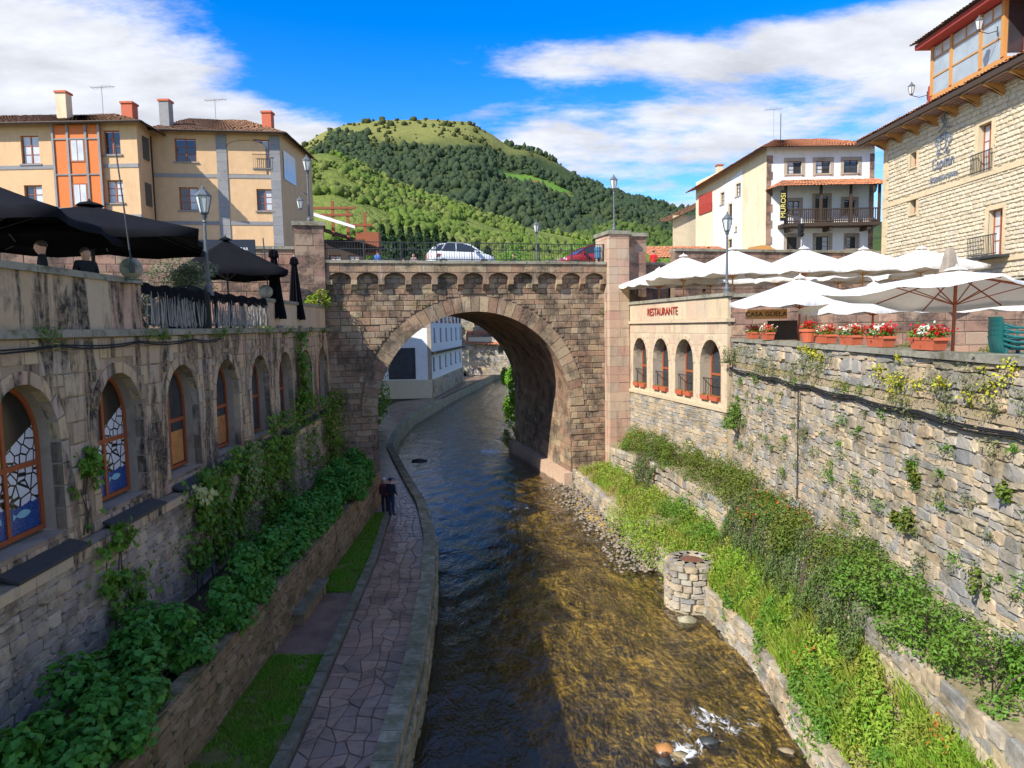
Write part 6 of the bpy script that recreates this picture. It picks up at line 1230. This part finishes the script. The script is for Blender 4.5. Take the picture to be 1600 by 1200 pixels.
bush('wall_shrub', rbp(1.2, -.3, 4.9), .5, .45, .9, 900, .10, M['shrub2'], 'dense green shrub growing from the rubble wall near the restaurant corner', zoff=.4)
bush('wall_shrub', rbp(.4, -.25, 7.5), .45, .4, .55, 700, .08, M['greyweed'], 'grey-green bush hanging at the corner between restaurant and rubble wall', zoff=.3)
for k, (px, py, r) in enumerate(((1442, 740, .36), (1440, 815, .40), (1415, 800, .25), (1555, 915, .42), (1590, 760, .3))):
    d = wall_d(px, 7.81, .0545); p = at(px, py, d); bush('wall_shrub', (p.x-.15, p.y, p.z-.25), r*.9, r*.8, r, int(1100*r), .09, M['shrub'], ('small round shrub high on the rubble wall right of the drop cable', 'larger of the two shrubs low on the middle of the rubble wall', 'smaller of the two shrubs low on the middle of the rubble wall', 'wispy shrub at the foot of the rubble wall on the right', 'small shrub on the rubble wall at the right edge of the picture')[k], stems=4, zoff=.6)
# shrubs of the right bank, from the bridge towards the camera
HS = [(36.3, 6.5, 1.0, 'shrub2', 1.0), (34.2, 6.7, 1.15, 'shrub', 1.0), (32.0, 7.0, 1.1, 'shrub', 1.05), (29.6, 7.3, 1.15, 'shrub', 1.0), (27.2, 7.6, 1.1, 'shrub', 1.0), (24.9, 7.75, 1.1, 'shrub', .95), (22.6, 7.8, 1.15, 'shrub', 1.0), (20.2, 7.7, 1.1, 'shrub', .95), (18.0, 7.7, 1.1, 'shrub', 1.0), (16.0, 7.75, 1.0, 'shrub', 1.0), (14.2, 7.7, 1.0, 'shrub2', 1.05), (12.4, 7.65, .95, 'shrub2', 1.0), (10.6, 7.6, .95, 'shrub2', 1.0)]
for k, (d, x, r, mt_, hh) in enumerate(HS):
    bush('bank_shrub', (x, d, zt(d)-.15), r*1.0, r*1.25, .95*hh, 3400, .085, M[mt_], f'dense shrub on the right bank below the wall, {ORD[k]} from the bridge', 'shrub', 'shrubs along the right bank', 22, .36, 7, .55, .5, zoff=.5, accent=(M['orangefl'], 240, .08) if k in (0, 7) else None)
def cascade(d0, d1, x0, z0, z1, n, label):
    o = empty('trailing_shrub', (x0, (d0+d1)/2, z1), 0, label, 'shrub', 'trailing shrubs over the bank wall'); dd = rng.uniform(d0, d1, n); t = rng.random(n)**.8; top = z0+.15*np.sin(dd*3)
    x = np.array([RR(q) for q in dd])+.15-.45*np.sin(np.minimum(t*1.6, 1.57))-.15*t+rng.normal(0, .06, n); z = top-t*(z0-z1)*(.75+.25*np.sin(dd*5.1))
    P = np.stack([x-x0, dd-(d0+d1)/2, z-z1], 1); N = rng.normal(size=(n, 3))*.5+[-1, 0, .6]; mesh_obj('foliage', leaf_mesh(P, N, .075*rng.uniform(.6, 1.3, n), .5, hang=1.0), foliage('trailing_leaf', (.07, .11, .03), (.15, .19, .07), (.09, .15, .03), .2), o)
    for k in range(8):
        q = random.uniform(d0, d1); b = MB(); b.tube([(RR(q)-x0+.3, q-(d0+d1)/2, z0-z1-.1), (RR(q)-x0-.2, q-(d0+d1)/2, z0-z1-.3), (RR(q)-x0-.4, q-(d0+d1)/2, .1)], .012, 4); b.build('stem', M['bark'], o)
cascade(17.2, 22.6, 7.0, 3.75, 1.5, 9000, 'grey-green shrub trailing over the middle of the bank wall'); cascade(30.5, 33.0, 6.4, 3.3, 1.5, 3000, 'trailing shrub over the bank wall near the bridge'); cascade(13.6, 17.0, 7.0, 3.7, 2.0, 5000, 'trailing shrub over the bank wall nearest the camera')
def bank_scatter(n, d0, d1, f0, f1, smin, smax, mt, name, label, tall=.35, noise_t=-.2, off=0.0):
    """upright leafy weeds between the water edge (f=0) and the bank wall (f=1)"""
    dd = rng.uniform(d0, d1, n); f = rng.uniform(f0, f1, n); e = np.array([RE(q)+.1 for q in dd]); r = np.array([RR(q) for q in dd]); x = e+(r-e)*f
    zb = np.interp(dd, [8, 14, 27, 37], [2.4, 2.3, 1.7, 1.2]); base = .9+(zb-.9)*np.clip(f, 0, 1); keep = np.array([mnoise.noise(Vector((a*.9+off, q*.9, off))) > noise_t for a, q in zip(x, dd)], bool)
    dd, x, base = dd[keep], x[keep], base[keep]; m_ = len(dd); hmap = np.array([.5+.8*abs(mnoise.noise(Vector((a*1.4+off, q*1.4, 7)))) for a, q in zip(x, dd)]); z = base+rng.random(m_)*tall*hmap*1.6-np.where(f[keep] < .06, rng.random(m_)**1.5*.95, 0)
    P = np.stack([x, dd, z], 1); N = rng.normal(size=(m_, 3))*.7+[-.4, -.2, .7]; tag(mesh_obj(name, leaf_mesh(P, N, rng.uniform(smin, smax, m_), .42), mt), label, 'weeds', kind='stuff')
bank_scatter(26000, 9, 22, -.05, 1.0, .05, .15, M['weed'], 'bank_weeds', 'lush bright green weeds covering the near right bank', .5, -.25)
bank_scatter(26000, 9, 22, -.16, .30, .06, .16, M['shrub2'], 'edge_weeds', 'darker green weeds hanging over the near water edge', .45, -.1, 5.0)
bank_scatter(9000, 9, 38, .1, 1.0, .05, .12, M['dryweed'], 'dry_weeds', 'dry yellowish grasses on the right bank', .35, .05, 11.0)
bank_scatter(13000, 22.8, 38, .25, 1.0, .05, .14, M['weed'], 'far_bank_weeds', 'green weeds on the bank between the pillar and the bridge', .5, -.05, 17.0)
bank_scatter(5000, 23, 30, -.5, .1, .06, .15, M['weed'], 'gravel_weeds', 'bright green plants along the gravel bar', .7, -.2, 3.0); bank_scatter(4000, 22.5, 28, .3, 1.0, .06, .14, M['shrub2'], 'pillar_weeds', 'blue-green weeds behind the stone pillar', .7, -.1, 23.0)
bank_scatter(1600, 10, 16, .1, .8, .05, .1, M['orangefl'], 'rusty_weeds', 'rusty orange seed heads among the near weeds', .55, .22, 31.0)
def bank_grass(n, d0, d1, f0, f1, hmin, hmax, mt, name, label, off):
    dd = rng.uniform(d0, d1, n); f = rng.uniform(f0, f1, n); e = np.array([RE(q)+.1 for q in dd]); r = np.array([RR(q) for q in dd]); x = e+(r-e)*f
    base = .88+(np.interp(dd, [8, 14, 27, 37], [2.4, 2.3, 1.7, 1.2])-.9)*f; keep = np.array([mnoise.noise(Vector((a*.8+off, q*.8, off))) > -.1 for a, q in zip(x, dd)], bool); dd, x, base = dd[keep], x[keep], base[keep]; n = len(dd)
    h = rng.uniform(hmin, hmax, n); a = rng.uniform(0, 6.28, n); w = .012; P = np.stack([x, dd, base], 1); lean = rng.normal(0, .35, (n, 2))*h[:, None]; V = np.empty((n, 5, 3)); s = np.stack([np.cos(a)*w, np.sin(a)*w, 0*a], 1)
    V[:, 0] = P-s; V[:, 1] = P+s; mid = P+np.stack([lean[:, 0]*.35, lean[:, 1]*.35, h*.6], 1); V[:, 2] = mid+s*.8; V[:, 3] = mid-s*.8; V[:, 4] = P+np.stack([lean[:, 0], lean[:, 1], h*.95], 1)
    F = (np.arange(n)*5)[:, None, None]+np.array([[0, 1, 2], [0, 2, 3], [3, 2, 4]])[None]; tag(mesh_obj(name, np_mesh(V.reshape(-1, 3), F.reshape(-1, 3)), mt), label, 'grass', kind='stuff')
bank_grass(16000, 9, 22, 0, 1, .25, .75, M['weed'], 'tall_grass', 'tall bright grass between the weeds of the near right bank', 2.0)
bank_grass(15000, 22, 39, .1, 1, .15, .45, M['weed'], 'bank_grass', 'yellow-green grass on the bank between the pillar and the bridge', 6.0)
bank_grass(9000, 9, 39, 0, 1, .2, .6, M['dryweed'], 'dry_grass', 'dry straw-coloured grass stalks on the right bank', 14.0)
# gravel bar pebbles, river stones
V = []; F = []; cnt = 0
for k in range(1700):
    d = random.uniform(25, 39.5); x = RE(d)-abs(random.gauss(0, .8))-.05; s = random.uniform(.03, .11)
    r = IV[:]*(1+rng.normal(0, .12, (len(IV), 1)))*np.array([s, s*random.uniform(.7, 1.3), s*.55]); V.append(r+np.array([x, d, .02+random.uniform(-.1, .06)-.12*max(0, (RE(d)-x-1.2))]))
tag(mesh_obj('gravel', np_mesh(np.concatenate(V), ((np.arange(len(V))*len(IV))[:, None, None]+IF[None]).reshape(-1, 3)), stone('gravel_stone', [(.26, .21, .15), (.20, .18, .15), (.34, .27, .18), (.15, .13, .11)], None)), 'grey gravel on the bar beside the right bridge pier', 'gravel', kind='stuff')
M['orangestone'] = plain('orange_stone', (.34, .16, .05), .6, .3, 6)
for k, (px, py, s, mt_) in enumerate(((1040, 1168, .22, 'orangestone'), (1062, 1178, .18, 'warmrubble'), (1035, 1190, .2, 'slate'), (1230, 1172, .16, 'warmrubble'), (1110, 1158, .2, 'slate'), (640, 770, .5, 'slate'), (655, 720, .5, 'slate'), (1075, 968, .3, 'riverwall'))):
    p = on_z(px, py, .0); r = IV*(1+rng.normal(0, .10, (len(IV), 1)))*np.array([s*1.3, s, s*.6]); o = mesh_obj('river_stone', np_mesh(r, IF, True), M[mt_], None, (p.x, p.y, -.06)); tag(o, ('orange river stone in front of the foam at the bottom of the picture', 'pale river stone beside the orange one', 'dark river stone at the bottom edge below the orange one', 'brown river stone at the bottom right near the bank', 'dark wet stone in the foam at the bottom', 'dark mossy rock beside the river wall level with the walkers', 'dark mossy rock by the river wall under the arch', 'flat mossy rock at the foot of the round pillar')[k], 'stone', 'stones in the river')
# trees
bush('riverside_tree', (.7, 57, .2), 1.9, 3.4, 4.6, 7000, .28, M['lime'], 'bright green tree on the right bank just beyond the arch', 'tree', None, 26, .3, 8, .7, zoff=.75)
bush('ivy_bank', (-12.6, 58, .9), 2.2, 7, 6, 5000, .3, M['shrub2'], 'dark ivy covered bank beyond the left side of the arch', 'shrub', None, 26, .3, 4, .7, zoff=.6)
bush('yellow_bush', (-.1, 51.5, .1), .8, .9, 1.1, 900, .16, M['dryweed'], 'yellowish bush at the far foot of the right pier', 'shrub', zoff=.7)
p = on_bridge(500, -.3, 11.2); bush('fern_plant', (p.x+.1, p.y-.4, 10.4), .7, .6, .6, 500, .26, M['weed'], 'bright arching fern at the left end of the bridge by the folded parasol', 'plant', None, 10, .4, 4, .22, zoff=.5)
tuft_stuff('bridge_weeds', [(BA+EX*x+EY*-.05+Vector((0, 0, z)), r) for x, z, r in ((.7, 10.4, .25), (5.2, 10.5, .22), (4.6, 10.45, .3), (15.2, 9.9, .3), (1.8, 5.8, .6), (2.0, 4.6, .5))], 300, 1, .08, M['shrub'], 'small plants rooted in the bridge masonry')
def conifer(p, h, r, n, label, mt='conifer'):
    o = empty('conifer', p, 0, label, 'tree', 'trees behind the bridge'); t = rng.random(n)**.7; a = rng.uniform(0, 6.28, n); w = r*(1-t)**.8*(.75+.25*np.sin(t*40+a*2))*rng.uniform(.5, 1, n)+.1; P = np.stack([w*np.cos(a), w*np.sin(a), h*(.08+.92*t)], 1); N = np.stack([np.cos(a), np.sin(a), .5+0*a], 1)+rng.normal(size=(n, 3))*.4
    mesh_obj('crown', leaf_mesh(P, N, rng.uniform(.5, 1.0, n), .6), M[mt], o); b = MB(); b.tube([(0, 0, -1), (0, 0, h*.9)], [.3, .05], 6); b.build('trunk', M['bark'], o)
for k, (px, d, yt) in enumerate(((597, 118, 352), (612, 110, 358), (626, 122, 350), (640, 112, 356), (653, 118, 353), (667, 112, 360), (680, 120, 357), (694, 114, 364), (708, 122, 372), (745, 118, 378), (762, 112, 385), (930, 125, 372))):
    p = at(px, yt, d); conifer((p.x, p.y, 11), p.z-11, 3.2, 1500, f'dark tree behind the bridge, {ORD[k]} from the left')
for k, (px, d, yt) in enumerate(((575, 88, 372), (718, 150, 368), (800, 160, 372), (862, 150, 378), (905, 140, 375))):
    p = at(px, yt, d); h = p.z-11; bush('round_tree', (p.x, p.y, 11), h*.38, h*.38, h*.55, 2200, .6, M['lime'] if k % 2 == 0 else M['weed'], f'bright green round tree beyond the bridge road, {ORD[k]} from the left', 'tree', 'bright trees beyond the bridge', 20, .34, 4, .7, zoff=.8)
# window boxes under the restaurant windows
for k, c in enumerate(RC):
    for s_, nm in ((-.42, 'left'), (.42, 'right')):
        w = Vector((6.74, 40, 0))+Matrix.Rotation(RA, 3, 'Z') @ Vector((c+s_, -.02, RZ0+.0)); o = empty('window_box', w, RA, f'{nm} terracotta box on the sill of the {ORD[k]} arched restaurant window from the bridge', 'window box', 'terracotta boxes on the restaurant sills')
        b = MB(); v = []
        for zz, q in ((0, .85), (.2, 1.0), (.2, .9), (.15, .88)): v += [(-.36*q, -.12*q, zz), (.36*q, -.12*q, zz), (.36*q, .12*q, zz), (-.36*q, .12*q, zz)]
        b.add(v, [(i*4+j, i*4+(j+1) % 4, i*4+4+(j+1) % 4, i*4+4+j) for i in range(3) for j in range(4)]+[(3, 2, 1, 0), (12, 13, 14, 15)]); b.build('box', M['terracotta'], o)
        P = np.stack([rng.uniform(-.3, .3, 40), rng.normal(0, .05, 40), .2+np.abs(rng.normal(0, .04, 40))], 1); mesh_obj('seedlings', leaf_mesh(P, rng.normal(size=(40, 3))+[0, 0, 1], rng.uniform(.03, .07, 40), .6), M['shrub2'], o)
